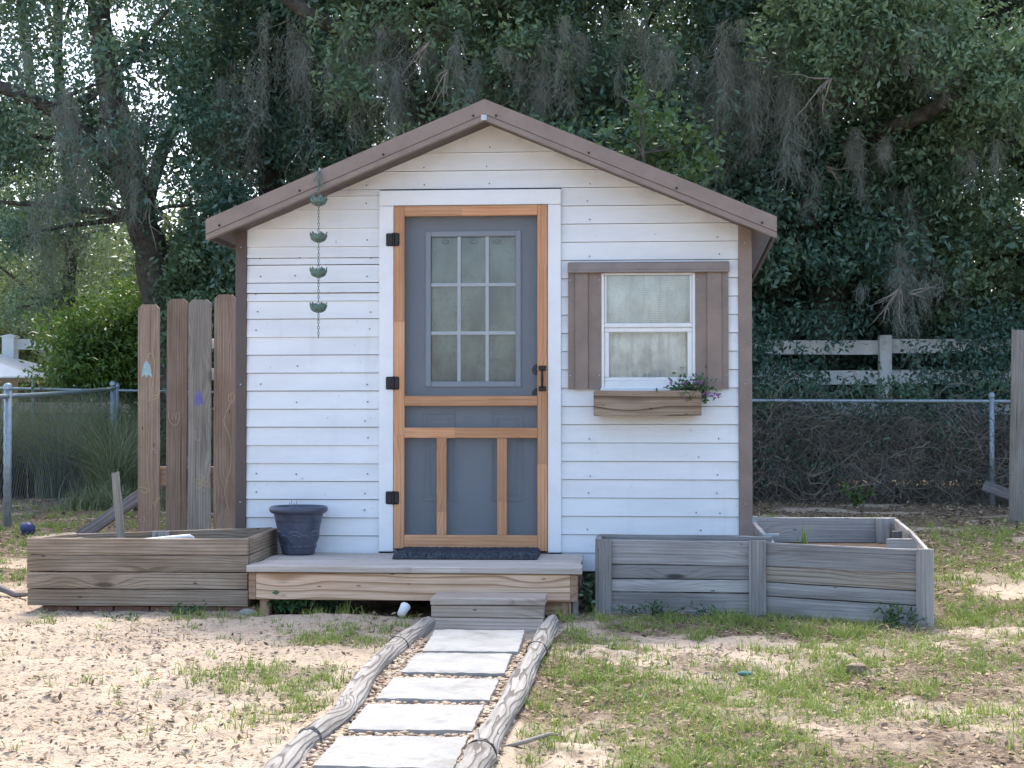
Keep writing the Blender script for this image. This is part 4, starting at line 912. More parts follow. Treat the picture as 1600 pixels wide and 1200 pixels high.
# logs: tapering, checked, slightly crooked round timbers
def log(lab, pts, r0, r1, seed, ties=()):
    P = [Vector(p) for p in pts]; Q = []
    for i in range(len(P) - 1):
        a, b, c_, d = P[max(i-1, 0)], P[i], P[i+1], P[min(i+2, len(P)-1)]
        for t in np.arange(0, 1, 0.125): t = float(t); Q.append(0.5 * ((2*b) + (c_ - a) * t + (2*a - 5*b + 4*c_ - d) * t*t + (3*b - a - 3*c_ + d) * t**3))
    Q.append(P[-1]); m = len(Q); n = 28
    root = thing('landscape_log', tuple(Q[m // 2] - Vector((0, 0, 0.06))), lab, 'log', 'logs edging the path')
    c = Q[m // 2]; X = (Q[0] - Q[-1]).normalized(); Z = Vector((0,0,1)); Z = (Z - X * Z.dot(X)).normalized(); Y = Z.cross(X)
    Mx = Matrix((X, Y, Z)).transposed().to_4x4(); Mx.translation = c; Mi = Mx.inverted()
    s = MB(); rr = random.Random(seed)
    checks = [(rr.uniform(0, 6.28), rr.uniform(0.05, 0.95), rr.uniform(0.15, 0.4)) for _ in range(9)]
    for i, q in enumerate(Q):
        t_ = (Q[min(i+1, m-1)] - Q[max(i-1, 0)]).normalized(); a = t_.cross(Vector((0,0,1))).normalized(); b = a.cross(t_); f = i / (m - 1)
        for k in range(n):
            th = 2 * math.pi * k / n; r = r0 + (r1 - r0) * f + 0.004 * math.sin(2 * th + 3 * f * 5 + seed) + 0.014 * (float(fbm(th * 1.2 + seed, f * 9, 1.3, seed, 4)) - 0.5)
            for ct, cf, cl_ in checks:
                dth = abs((th - ct - 0.15 * math.sin(f * 9 + ct) + math.pi) % (2 * math.pi) - math.pi)
                if abs(f - cf) < cl_ and dth < 0.14: r -= 0.006 * (1 - dth / 0.14)
            p = q + a * (math.cos(th) * r) + b * (math.sin(th) * r); s.v.append(tuple(Mi @ p))
    for i in range(m - 1):
        for k in range(n): s.f.append((i*n + k, i*n + (k+1) % n, (i+1)*n + (k+1) % n, (i+1)*n + k))
    s.f.append(tuple(range(n - 1, -1, -1))); s.f.append(tuple((m-1)*n + k for k in range(n)))
    s.build('timber', M['log'], root, False, M=Mx)
    for f in ties:
        i = int(f * (m - 1)); q = Q[i]; t_ = (Q[min(i+1, m-1)] - Q[max(i-1, 0)]).normalized(); a = t_.cross(Vector((0,0,1))).normalized(); b = a.cross(t_); r = r0 + (r1 - r0) * f + 0.005
        w = MB(); w.tube([q + a * (math.cos(th) * r) + b * (math.sin(th) * r) + t_ * (0.03 * math.sin(th * 0.8)) for th in np.linspace(-0.5, 3.6, 14)], 0.0022, 6); w.build('wire_tie', M['black'], root)
log('grey weathered log on the left edge of the path by the step', [(-0.070, -1.55, 0.035), (-0.085, -2.0, 0.04), (-0.105, -2.5, 0.043), (-0.105, -3.0, 0.043), (-0.074, -3.6, 0.04), (-0.068, -4.0, 0.038), (-0.088, -4.32, 0.036)], 0.041, 0.044, 3, (0.28,))
log('split ended grey log on the left edge of the path near the camera', [(-0.098, -4.24, 0.028), (-0.095, -4.6, 0.032), (-0.10, -5.1, 0.035), (-0.11, -5.6, 0.035)], 0.043, 0.046, 8)
log('grey weathered log along the right edge of the path', [(0.545, -1.50, 0.04), (0.528, -2.1, 0.045), (0.517, -2.8, 0.05), (0.503, -3.5, 0.05), (0.486, -4.1, 0.05), (0.475, -4.5, 0.05)], 0.039, 0.042, 5, (0.3,))
log('grey weathered log on the right edge of the path, closest to the camera', [(0.474, -4.53, 0.05), (0.468, -4.9, 0.05), (0.46, -5.4, 0.05)], 0.043, 0.044, 6, (0.06,))
# pebbles (one rounded stone shape, many copies joined)
ico_v = []; g = (1 + 5**0.5) / 2
for a, b in ((1, g), (-1, g), (1, -g), (-1, -g)): ico_v += [(0, a, b), (a, b, 0), (b, 0, a)]
ico_v = np.array(ico_v); ico_v /= np.linalg.norm(ico_v, axis=1)[:, None]
from itertools import combinations
ed = np.linalg.norm(ico_v[0] - ico_v[1:], axis=1).min() * 1.01; ico_f = []
for a, b, c in combinations(range(12), 3):
    if max(np.linalg.norm(ico_v[a]-ico_v[b]), np.linalg.norm(ico_v[b]-ico_v[c]), np.linalg.norm(ico_v[a]-ico_v[c])) < ed:
        nn = np.cross(ico_v[b]-ico_v[a], ico_v[c]-ico_v[a]); ico_f.append((a, b, c) if nn @ ico_v[a] > 0 else (a, c, b))
ico_f = np.array(ico_f)
def stones(name, X, Y, S, lab, zoff=0.0, seed=0):
    r = np.random.default_rng(seed); N = len(X); a = r.random(N) * 6.28; sc = np.stack([S, S * r.uniform(0.6, 0.9, N), S * r.uniform(0.4, 0.65, N)], 1)
    v = ico_v[None] * sc[:, None, :] * r.uniform(0.85, 1.12, (N, 12, 1)); ca, sa = np.cos(a)[:, None], np.sin(a)[:, None]
    x = v[..., 0] * ca - v[..., 1] * sa; y = v[..., 0] * sa + v[..., 1] * ca
    V = np.stack([x + X[:, None], y + Y[:, None], v[..., 2] + (ghgt(X, Y) + sc[:, 2] * 0.35 + zoff)[:, None]], 2).reshape(-1, 3)
    T = (np.arange(N)[:, None, None] * 12 + ico_f[None]).reshape(-1, 3)
    return tag(mobj(name, np_mesh(name, V, T, True, tint=np.repeat(r.random(N), 12)), M['pebble']), lab, 'gravel', kind='stuff')
N = 6500; X = rng.uniform(-0.1, 0.52, N); Y = rng.uniform(-5.2, -1.95, N)
stones('pebble_gravel', X, Y, rng.uniform(0.007, 0.019, N), 'tan and white river pebbles between the path pavers', 0.006, 3)
N = 900; X = np.concatenate([rng.uniform(0.5, 2.6, 650), rng.uniform(-2.0, -0.2, 250)]); Y = rng.uniform(-4.9, -1.1, N)
stones('scattered_pebbles', X, Y, rng.uniform(0.004, 0.013, N), 'small loose pebbles scattered over the sandy yard', 0.0, 4)

# ------------------------------------------------------------------ grass, litter
def grass_field():
    r = np.random.default_rng(11); tx, ty = [], []
    for (x0, x1, y0, y1, dens) in ((-2.8, 3.4, -5.2, -0.3, 620), (1.6, 7.0, -0.3, 8.5, 130), (-7.5, -1.5, 0.0, 9.0, 110)):
        n = int((x1 - x0) * (y1 - y0) * dens); x = r.uniform(x0, x1, n); y = r.uniform(y0, y1, n); keep = r.random(n) < gdens(x, y) * 0.68; tx.append(x[keep]); ty.append(y[keep])
    tx = np.concatenate(tx); ty = np.concatenate(ty); nb = r.integers(3, 13, len(tx)); big = r.random(len(tx)) < 0.10; nb[big] += 16
    ti = np.repeat(np.arange(len(tx)), nb); N = len(ti); spread = np.where(big, 0.03, 0.017)[ti]
    bx = tx[ti] + r.normal(0, 1, N) * spread; by = ty[ti] + r.normal(0, 1, N) * spread
    farm = np.where(ty[ti] > 0, 1.35, 1.0); hgt = (r.uniform(0.45, 1.0, len(tx)) * np.where(big, 1.75, 1.0))[ti] * r.uniform(0.5, 1.1, N) * 0.06 * farm
    lean = r.normal(0, 0.55, (N, 2)); tint = np.clip((r.random(len(tx)) * 0.55)[ti] + r.random(N) * 0.5 + 0.25 * (fbm(bx, by, 1.2, 77, 2) - 0.5), 0, 1)
    V, T, kk = ribbons(np.stack([bx, by, ghgt(bx, by) - 0.004], 1), hgt, np.where(ty[ti] > 0, 0.008, 0.0052) * r.uniform(0.7, 1.3, N), lean, 3, seed=12)
    o = mobj('grass', np_mesh('grass', V, T, False, tint=np.repeat(tint, kk)), M['grass']); tag(o, 'patchy short green grass growing through the sand', 'grass', kind='stuff')
    return N
print('grass blades', grass_field())
def litter():
    r = np.random.default_rng(13); X, Y = [], []
    for (x0, x1, y0, y1, dens) in ((-2.8, 3.4, -5.2, -0.2, 3000), (1.6, 7.5, -0.2, 12, 700), (-8.5, -1.5, 0.0, 12.0, 450)):
        n = int((x1 - x0) * (y1 - y0) * dens); x = r.uniform(x0, x1, n); y = r.uniform(y0, y1, n)
        k = (r.random(n) < litter_shade(x, y) * 0.9 + 0.05) & ~((np.abs(x - 0.2) < 0.3) & (y < -1.2)) & ~((np.abs(x - 0.15) < 1.75) & (y > -0.3) & (y < 3)) & ~((x > -2.37) & (x < -1.12) & (y > -0.86) & (y < 0.05)) & ~((x > 0.74) & (x < 2.66) & (y > -0.8) & (y < 1.2)); X.append(x[k]); Y.append(y[k])
    X = np.concatenate(X); Y = np.concatenate(Y); N = len(X); d = r.normal(size=(N, 3)); d[:, 2] *= 0.22; far_ = np.where(Y > 0, 1.9, 1.0)
    L = (0.006 + 0.034 * r.random(N)**1.7) * far_; W = L * r.uniform(0.15, 0.55, N)
    V, T = leaf_arrays(np.stack([X, Y, ghgt(X, Y) + 0.004 + r.random(N) * 0.006], 1), L, W, 14, d=d, flat=4.0)
    o = mobj('leaf_litter', np_mesh('leaf_litter', V, T, False, tint=np.repeat(r.random(N)**np.where(X > 0.3, 0.9, 1.7), 4)), M['litter']); tag(o, 'dry brown fallen leaves and bark bits on the ground', 'leaf litter', kind='stuff'); return N
print('litter', litter())

# ------------------------------------------------------------------ small things on the ground
s = MB(); s.lathe([(0.0, 0.0), (0.020, 0.0), (0.027, 0.062), (0.028, 0.066), (0.025, 0.064), (0.018, 0.006), (0.0, 0.006)], (0, 0, 0), 20)
tag(s.build('paper_cup', M['whitepost'], None, True, M=Matrix.Translation((-0.262, -1.12, 0.03)) @ Matrix.Rotation(0.45, 4, 'Y') @ Matrix.Rotation(-0.9, 4, 'X')), 'crumpled white cup lying by the left log and step', 'cup')
def lumpy(name, c, r, mat, lab, cat, sq=(1,1,1), seed=1):
    s = MB(); n, mq = 18, 12; q = random.Random(seed)
    prof = [(math.sin(math.pi * j / mq), -math.cos(math.pi * j / mq)) for j in range(mq + 1)]
    for pr, pz in prof:
        for k in range(n):
            th = 2 * math.pi * k / n; f = 0.85 + 0.3 * float(fbm(pr * math.cos(th) * 1.5 + seed, pz * 1.5 + math.sin(th), 1.3, seed, 2))
            s.v.append((pr * math.cos(th) * r * f * sq[0], pr * math.sin(th) * r * f * sq[1], pz * r * f * sq[2]))
    for j in range(mq):
        for k in range(n): s.f.append((j*n + k, j*n + (k+1) % n, (j+1)*n + (k+1) % n, (j+1)*n + k))
    return tag(s.build(name, mat, None, True, M=Matrix.Translation(c)), lab, cat)
lumpy('ball', (-4.42, 4.43, 0.055), 0.066, plain('royal_blue_rubber', (0.022,0.032,0.12,1), 0.5), 'dark blue ball on the grass left of the planter', 'ball', (1, 1, 0.95), 2)
lumpy('rock', (1.86, -2.60, 0.012), 0.03, M['boxwood'], 'tan rock lying on the sand in the right yard', 'rock', (1.5, 0.9, 0.8), 5)
lumpy('rock', (-1.12, -0.90, 0.0), 0.034, M['concrete'], 'grey stone beside the left post of the deck', 'rock', (1.5, 0.9, 0.8), 9)
lumpy('cloth_scrap', (1.39, -2.76, 0.012), 0.017, plain('teal_cloth', (0.05,0.14,0.12,1), 0.9), 'small teal scrap lying on the sand in the right yard', 'scrap', (1.8, 1.0, 0.6), 7)
s = MB(); s.tube([(0.53, -4.27, 0.018), (0.59, -4.22, 0.026), (0.66, -4.12, 0.03), (0.685, -4.10, 0.024)], [0.006, 0.008, 0.007, 0.004], 8)
tag(s.build('stick', M['twig'], None, True), 'bare stick on the sand right of the path', 'stick')
s = MB(); s.tube([(-2.95, -0.1, 0.03), (-2.75, -0.25, 0.05), (-2.62, -0.36, 0.025), (-2.50, -0.39, 0.035)], [0.012, 0.02, 0.016, 0.008], 8)
tag(s.build('stick', M['darkwood'], None, True), 'dark curved stick at the left end of the planter box', 'stick')
# weeds by the deck
def weed(lab, c, n, rx, ry, h, L, W, seed, mat='leaf_weed'):
    r = np.random.default_rng(seed); root = thing('weed_plant', c, lab, 'weed')
    ns = max(4, n // 14); tips = np.stack([c[0] + r.normal(0, rx, ns), c[1] + r.normal(0, ry, ns), c[2] + r.uniform(0.35, 1, ns) * h], 1)
    s = MB()
    for t in tips: s.tube([((c[0] * 1.2 + t[0]) / 2.2, (c[1] * 1.2 + t[1]) / 2.2, c[2]), ((c[0] + 2 * t[0]) / 3, (c[1] + 2 * t[1]) / 3, c[2] + (t[2] - c[2]) * 0.6), tuple(t)], [0.003, 0.002, 0.0012], 4)
    s.build('stem', M[mat], root)
    k = r.integers(0, ns, n); f = r.uniform(0.3, 1.0, n); C = np.array(c)[None] * (1 - f[:, None]) + tips[k] * f[:, None] + r.normal(0, 0.012, (n, 3)); C[:, 2] = np.maximum(C[:, 2], c[2] + 0.01)
    leaves('foliage', C, r.uniform(0.6, 1.2, n) * L, W, M[mat], root, r.random(n) * 0.7, seed + 1, flat=1.5); return root
weed('leafy green weed under the left end of the porch deck', (-0.90, -0.86, 0.0), 260, 0.11, 0.05, 0.17, 0.045, 0.028, 41)
weed('low green weed under the deck just right of its left post', (-0.74, -0.7, -0.02), 160, 0.09, 0.05, 0.20, 0.04, 0.022, 43, 'leaf_mid')
weed('dark green weed between the deck and the grey raised bed', (0.72, -0.62, 0.0), 320, 0.05, 0.12, 0.2, 0.04, 0.022, 45, 'leaf_mid')
weed('short weed at the foot of the bed near its middle post', (1.42, -0.92, 0.0), 120, 0.10, 0.03, 0.07, 0.03, 0.012, 47)
weed('short weed at the foot of the bed left end', (1.05, -0.86, 0.0), 140, 0.12, 0.03, 0.08, 0.03, 0.012, 49)
weed('weed at the foot of the bed beside its right post', (2.28, -1.12, 0.0), 120, 0.08, 0.03, 0.12, 0.05, 0.012, 51)
weed('small green weed at the foot of the planter box', (-1.42, -0.98, 0.0), 110, 0.09, 0.04, 0.06, 0.03, 0.014, 53)
weed('low weed in the sand left of the planter front', (-1.66, -1.25, 0.0), 60, 0.05, 0.04, 0.045, 0.025, 0.011, 55)
weed('small bright green seedling before the right chain link fence', (3.55, 9.2, 0.0), 120, 0.12, 0.1, 0.3, 0.07, 0.035, 57, 'leaf_bright')

# ------------------------------------------------------------------ chain link fences
def chainlink(lab, p0, p1, posts, h0, h1, r=0.024, mesh=True, sag=0.0):
    p0, p1 = Vector(p0), Vector(p1); L = (p1 - p0).length; d = (p1 - p0) / L
    root = thing('chain_link_fence', tuple((p0 + p1) / 2), lab, 'fence', 'chain link fences')
    H = lambda t: h0 + (h1 - h0) * t
    for t in posts:
        p = p0 + (p1 - p0) * t; s = MB(); s.tube([p + Vector((0,0,-0.1)), p + Vector((0,0,H(t) + 0.03))], r * 1.25, 12); s.lathe([(r*1.5, 0), (r*1.5, 0.03), (r, 0.055), (0, 0.062)], tuple(p + Vector((0,0,H(t) + 0.02))), 12); s.build('post', M['galv'], root, True)
    s = MB(); m = 24; s.tube([p0 + (p1 - p0) * (i / m) + Vector((0, 0, H(i / m) - 0.03 - sag * math.sin(math.pi * i / m))) for i in range(m + 1)], r * 0.85, 10); s.build('top_rail', M['galv'], root, True)
    if mesh:
        c = 0.06; n = int(L / c); rowsn = int((min(h0, h1) - 0.08) / c); V = []; T = []
        w = 0.0018; nrm = Vector((-d.y, d.x, 0))
        for i in range(n):
            for par in (0,):
                for k in range(rowsn):
                    u0 = (i + ((k + i) % 2)) * c; u1 = (i + ((k + i + 1) % 2)) * c; f0, f1 = u0 / L, u1 / L
                    sc0 = (H(f0) - 0.06) / (rowsn * c)
                    a = p0 + d * u0 + Vector((0,0,0.03 + k * c * sc0)); b = p0 + d * u1 + Vector((0,0,0.03 + (k + 1) * c * sc0))
                    t = (b - a).normalized(); e = t.cross(nrm) * w; q = len(V)
                    V += [tuple(a + e), tuple(a - e), tuple(b - e), tuple(b + e), tuple(a + nrm * w), tuple(b + nrm * w)]
                    T += [(q, q+1, q+2), (q, q+2, q+3), (q, q+3, q+5), (q, q+5, q+4), (q+1, q+4, q+5), (q+1, q+5, q+2)]
        o = mobj('wire_mesh', np_mesh('wire_mesh', V, T), M['wire'], root); o['kind'] = 'stuff'
    return root
chainlink('chain link side fence running back at the far left', (-4.30, 1.6, 0), (-6.15, 12.0, 0), [0.355, 0.985], 1.20, 1.47, 0.03, True, 0.02)
chainlink('chain link back fence at the left behind the pickets', (-11.0, 13.2, 0), (-1.9, 11.3, 0), [0.02, 0.26, 0.53, 0.8], 1.55, 1.36)
chainlink('chain link back fence with vines right of the shed', (0.5, 10.35, 0), (8.5, 9.25, 0), [0.0, 0.59, 0.9], 1.29, 1.25, 0.025)

# white rail fences
def railfence(lab, p0, p1, posts, zs, rh, pw, ph, mat, cap=False):
    p0, p1 = Vector(p0), Vector(p1); root = thing('rail_fence', tuple((p0 + p1) / 2), lab, 'fence', 'white rail fences')
    for t in posts:
        p = p0 + (p1 - p0) * t; plank('post', p + Vector((0,0,-0.2)), p + Vector((0,0,ph)), pw, pw, M[mat], root, up=(1,0,0), warp=0.004)
        if cap:
            s = MB(); a = pw * 0.6; s.bbox(p.x - a, p.x + a, p.y - a, p.y + a, ph, ph + 0.025, 0.005); s.add([(p.x-a*.9,p.y-a*.9,ph+.025),(p.x+a*.9,p.y-a*.9,ph+.025),(p.x+a*.9,p.y+a*.9,ph+.025),(p.x-a*.9,p.y+a*.9,ph+.025),(p.x,p.y,ph+.06)], [(0,1,4),(1,2,4),(2,3,4),(3,0,4)]); s.build('post_cap', M[mat], root)
    off = Vector((0, 0.09 if not cap else 0, 0)); ts = sorted(posts)
    for z in zs:
        for a, b in zip(ts[:-1], ts[1:]):
            plank('rail', p0 + (p1 - p0) * (a + 0.002) + off + Vector((0,0,z)), p0 + (p1 - p0) * (b - 0.002) + off + Vector((0,0,z + random.uniform(-0.02, 0.02))), rh, 0.03, M[mat], root, warp=0.006)
railfence('dirty white board fence behind the vines right of the shed', (-1.0, 12.2, 0), (11.0, 11.8, 0), [0.0, 0.216, 0.446, 0.70, 1.0], [2.0, 1.585, 1.175, 0.30], 0.19, 0.16, 2.14, 'whitewood')
railfence('white vinyl post and rail fence at the far left', (-9.25, 16.0, 0), (-3.0, 17.5, 0), [0.0, 0.45, 1.0], [2.25, 1.75, 1.2], 0.17, 0.2, 2.36, 'whitepost', True)
# white canopy roof beyond the side fence
cn = thing('canopy', (-9.6, 14.5, 0), 'white sloping canopy roof beyond the fence at the far left', 'canopy')
s = MB(); e0, e1, f0, f1, ez, pz2 = -11.6, -7.98, 13.9, 16.9, 1.66, 2.45; cx_, cy_ = -10.6, 15.0
ring = [(e0, f0, ez), (e1, f0, ez), (e1, f1, ez), (e0, f1, ez)]; apx = (cx_, cy_, pz2)
s.add(ring + [apx] + [(x, y, ez - 0.02) for x, y, z in ring], [(0,1,4),(1,2,4),(2,3,4),(3,0,4),(0,5,6,1),(1,6,7,2),(2,7,8,3),(3,8,5,0),(8,7,6,5)]); s.build('roof', M['whitepost'], cn)
for x, y in ((e0 + .1, f0 + .1), (e1 - .1, f0 + .1), (e1 - .1, f1 - .1), (e0 + .1, f1 - .1)):
    s = MB(); s.tube([(x, y, -0.05), (x, y, ez)], 0.03, 8); s.build('leg', M['galv'], cn)
# big weathered post at the right edge
bp = thing('fence_post', (4.86, 6.9, 0), 'tall weathered wooden fence picket at the right edge of the yard', 'post')
plank('board', (4.825, 6.9, -0.1), (4.868, 6.9, 1.93), 0.165, 0.03, M['picket_grey'], bp, up=(1,0,0), warp=0.006); plank('board', (4.99, 6.93, -0.1), (5.03, 6.93, 1.9), 0.15, 0.03, M['picket_grey'], bp, up=(1,0,0), warp=0.006)
lb = thing('leaning_board', (4.9, 7.4, 0), 'short dark board slanting behind the tall picket at right', 'plank')
plank('board', (4.72, 7.9, 0.32), (5.5, 7.5, 0.02), 0.12, 0.03, M['darkwood'], lb, up=(0, 0.4, 1))

# ------------------------------------------------------------------ trees
def tube_between(s, a, b, r0, r1, bend=0.2, n=8, seg=8):
    a, b = Vector(a), Vector(b); o = Vector((random.uniform(-1, 1), random.uniform(-1, 1), random.uniform(-0.4, 0.6))) * ((b - a).length * bend)
    pts = [a + (b - a) * t + o * (4 * t * (1 - t)) + Vector((random.uniform(-1,1), random.uniform(-1,1), random.uniform(-1,1))) * r0 * 0.25 for t in np.linspace(0, 1, seg)]
    s.tube(pts, [r0 + (r1 - r0) * t for t in np.linspace(0, 1, seg)], n, True, 0.10); return pts
TREES = {}
def tree(key, lab, base, trunks, bark='bark', name='oak_tree', group='oaks behind the shed'):
    """trunks: list of (points, r0, r1)"""
    root = thing(name, base, lab, 'tree', group); s = MB()
    for pts, r0, r1 in trunks:
        P = [Vector(p) for p in pts]; Q = []
        for i in range(len(P) - 1):
            a, b, c_, d = P[max(i-1, 0)], P[i], P[i+1], P[min(i+2, len(P)-1)]
            for t in (0, .2, .4, .6, .8): Q.append(0.5 * ((2*b) + (c_ - a) * t + (2*a - 5*b + 4*c_ - d) * t*t + (3*b - a - 3*c_ + d) * t**3) + Vector((random.uniform(-1,1), random.uniform(-1,1), 0)) * r0 * 0.12)
        Q.append(P[-1]); m = len(Q); s.tube(Q, [(r0 + (r1 - r0) * i / (m - 1)) * (1 + 0.5 * max(0, 1 - Q[i].z / 0.6) * (Q[0].z < 0.1)) for i in range(m)], 14, True, 0.06)
    s.build('trunk', M[bark], root, True); TREES[key] = dict(root=root, trunks=trunks, C=[], T=[], S=[])
    return root
A_ = lambda px, py, Y: tuple(at(px, py, Y))
tree('A', 'leaning dark oak draped with moss left of the shed roof', (-5.35, 12.6, 0), [([(-5.3, 12.6, -0.1), A_(248, 450, 12.4), A_(222, 340, 12.2), A_(200, 240, 12.0), A_(170, 130, 12.0), A_(150, -40, 12.2), A_(120, -330, 12.0)], 0.26, 0.13), ([A_(215, 310, 12.2), A_(150, 230, 11.6), A_(80, 170, 11.0), A_(-40, 120, 10.5)], 0.15, 0.07), ([A_(225, 330, 12.2), A_(262, 215, 12.8), A_(300, 170, 13.2), A_(360, 100, 13.6)], 0.11, 0.05)])
tree('A2', 'slender dark trunked tree at the far left beyond the fence', (-7.3, 15.5, 0), [([A_(100, 600, 15.5), A_(106, 470, 15.5), A_(112, 380, 15.4), A_(104, 250, 15.2), A_(90, 80, 15.0), A_(95, -250, 15.0)], 0.12, 0.07)], 'bark', 'slender_tree')
tree('A3', 'pale mossy trunk at the far left beyond the slender tree', (-8.3, 17.0, 0), [([A_(72, 620, 17.0), A_(76, 470, 17.0), A_(70, 360, 17.0), A_(60, 240, 17.0), A_(40, 60, 17.0), A_(20, -150, 17.0)], 0.13, 0.08)], 'palebark', 'pale_tree')
tree('B', 'big forked oak with mossy trunks behind the shed roof peak', (-1.9, 11.6, 0), [([(-1.6, 11.6, -0.1), A_(655, 240, 11.4), A_(640, 170, 11.4), A_(618, 95, 11.3), A_(600, 20, 11.2), A_(575, -120, 11.0), A_(540, -380, 10.6)], 0.30, 0.17), ([A_(668, 270, 11.5), A_(688, 165, 11.6), A_(672, 90, 11.8), A_(690, 0, 12.0), A_(740, -200, 12.0)], 0.17, 0.11), ([A_(620, 105, 11.3), A_(560, 60, 10.9), A_(480, 20, 10.4), A_(380, -60, 9.8)], 0.14, 0.07)])
tree('C', 'wide oak with a low crooked limb right of the shed roof', (3.3, 12.6, 0), [([(3.45, 12.9, -0.1), A_(1300, 420, 12.8), A_(1290, 280, 12.7), A_(1285, 200, 12.6), A_(1270, 80, 12.4), A_(1240, -120, 12.0), A_(1200, -360, 11.6)], 0.26, 0.14), ([A_(1290, 260, 12.7), A_(1340, 218, 11.6), A_(1385, 205, 10.8), A_(1420, 188, 10.4), A_(1480, 160, 10.0), A_(1570, 120, 9.6)], 0.15, 0.06)])
tree('D', 'dense oak filling the far right edge behind the fence', (6.3, 12.2, 0), [([(6.3, 12.4, -0.1), A_(1640, 400, 12.2), A_(1600, 200, 12.0), A_(1560, 30, 11.6), A_(1520, -250, 11.0)], 0.27, 0.14), ([A_(1612, 260, 12.0), A_(1500, 130, 10.8), A_(1390, 60, 9.8), A_(1290, 45, 9.2)], 0.14, 0.05)])
tree('E', 'dark oak straight behind the left roof slope', (-4.0, 13.5, 0), [([(-3.8, 13.5, -0.1), A_(425, 330, 13.4), A_(430, 200, 13.3), A_(440, 60, 13.2), A_(450, -150, 13.0), A_(450, -380, 12.8)], 0.2, 0.12)])
tree('G', 'shaded oak behind the right roof slope', (0.9, 14.0, 0), [([(0.9, 14.0, -0.1), A_(930, 300, 14.0), A_(940, 150, 14.0), A_(960, 0, 13.8), A_(980, -300, 13.5)], 0.22, 0.13)])

def spray(key, n, xr, yr, Yr, rad, per, L, W, tint, seed, gaps=(), squash=0.75):
    """leaf clumps through a block of the crown: xr/yr are sight-line ranges, Yr the depth range"""
    r = np.random.default_rng(seed); Cs, Ts, Ls = [], [], []
    cnt = 0
    while cnt < n:
        px, py = r.uniform(*xr), r.uniform(*yr); Y = r.uniform(*Yr)
        if any(((px - g[0]) / g[2])**2 + ((py - g[1]) / g[3])**2 < 1 for g in gaps): cnt += 0.25; continue
        c = np.array(at(px, py, Y))
        if c[2] < 0.3: cnt += 0.1; continue
        m = int(per * r.uniform(0.6, 1.4)); R = rad * r.uniform(0.6, 1.35)
        u = r.normal(size=(m, 3)); u /= np.linalg.norm(u, axis=1)[:, None]; u *= (r.random(m)**0.45)[:, None] * R; u[:, 2] *= squash
        # sub clumps give the crown its uneven, lumpy sprays
        sub = r.normal(0, R * 0.55, (7, 3)); sub[:, 2] *= squash; k = r.integers(0, 7, m); u = np.where((r.random(m) < 0.65)[:, None], sub[k] + r.normal(0, R * 0.2, (m, 3)), u)
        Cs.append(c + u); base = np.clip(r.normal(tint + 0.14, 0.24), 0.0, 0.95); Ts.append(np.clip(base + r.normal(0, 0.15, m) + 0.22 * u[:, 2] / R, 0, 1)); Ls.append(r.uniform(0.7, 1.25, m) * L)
        cnt += 1
    t = TREES[key]; t['C'] += Cs; t['T'] += Ts; t['S'] += Ls
def finish(key, mat, ratio=0.42, seed=1, part='crown', thick=1.0):
    t = TREES[key]
    if not t['C']: return 0
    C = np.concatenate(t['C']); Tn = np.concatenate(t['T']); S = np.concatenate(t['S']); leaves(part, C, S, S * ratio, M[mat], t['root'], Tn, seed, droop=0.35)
    # twigs and limbs reaching into the crown
    s = MB(); cs = [c.mean(0) for c in t['C']]; rr = random.Random(seed)
    trunkpts = [Vector(p) for pts, a, b in t['trunks'] for p in pts[1:]]
    for c in rr.sample(cs, min(len(cs), 34)):
        c = Vector(c); o = min(trunkpts, key=lambda p: (p - c).length + max(0, p.z - c.z) * 0.6)
        if 0.5 < (o - c).length < 5.5: tube_between(s, o, c, (0.03 + 0.012 * (o - c).length) * thick, 0.012 * thick, 0.16, 6, 9)
    if s.v: s.build('branches', M['bark'], t['root'], True)['kind'] = 'stuff'
    t['C'], t['T'], t['S'] = [], [], []
    return len(C)
tot = 0
gapsL = [(112, 92, 42, 34), (262, 290, 34, 55), (285, 350, 42, 40), (30, 150, 26, 20), (90, 200, 20, 26), (215, 20, 18, 22), (170, 130, 18, 18), (55, 60, 22, 22), (330, 30, 16, 20), (200, 210, 14, 20)]
gapsM = [(655, 170, 26, 34), (470, 60, 12, 16), (530, 75, 12, 18), (560, 55, 10, 14)]
gapsR = [(1378, 245, 14, 18), (1350, 265, 12, 12)]
# left: open crown with sky between the sprays
spray('A', 100, (-160, 330), (-120, 250), (10.5, 13.5), 0.5, 260, 0.10, 0.03, 0.32, 101, gapsL)
spray('A', 66, (-160, 330), (150, 400), (11.0, 13.5), 0.42, 220, 0.08, 0.03, 0.3, 102, gapsL + [(170, 400, 120, 60)])
spray('A', 35, (-300, 400), (-420, -100), (10.0, 14.0), 0.75, 260, 0.12, 0.05, 0.35, 103)
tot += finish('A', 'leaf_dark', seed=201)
spray('A2', 60, (20, 200), (180, 520), (15, 17), 0.5, 190, 0.09, 0.03, 0.45, 104, gapsL); spray('A2', 25, (-20, 240), (-300, -80), (14.5, 17), 0.8, 220, 0.12, 0.05, 0.4, 105); tot += finish('A2', 'leaf_mid', seed=202)
spray('A3', 60, (-120, 120), (150, 420), (16.5, 18.5), 0.5, 190, 0.09, 0.03, 0.5, 106, gapsL); tot += finish('A3', 'leaf_mid', seed=203)
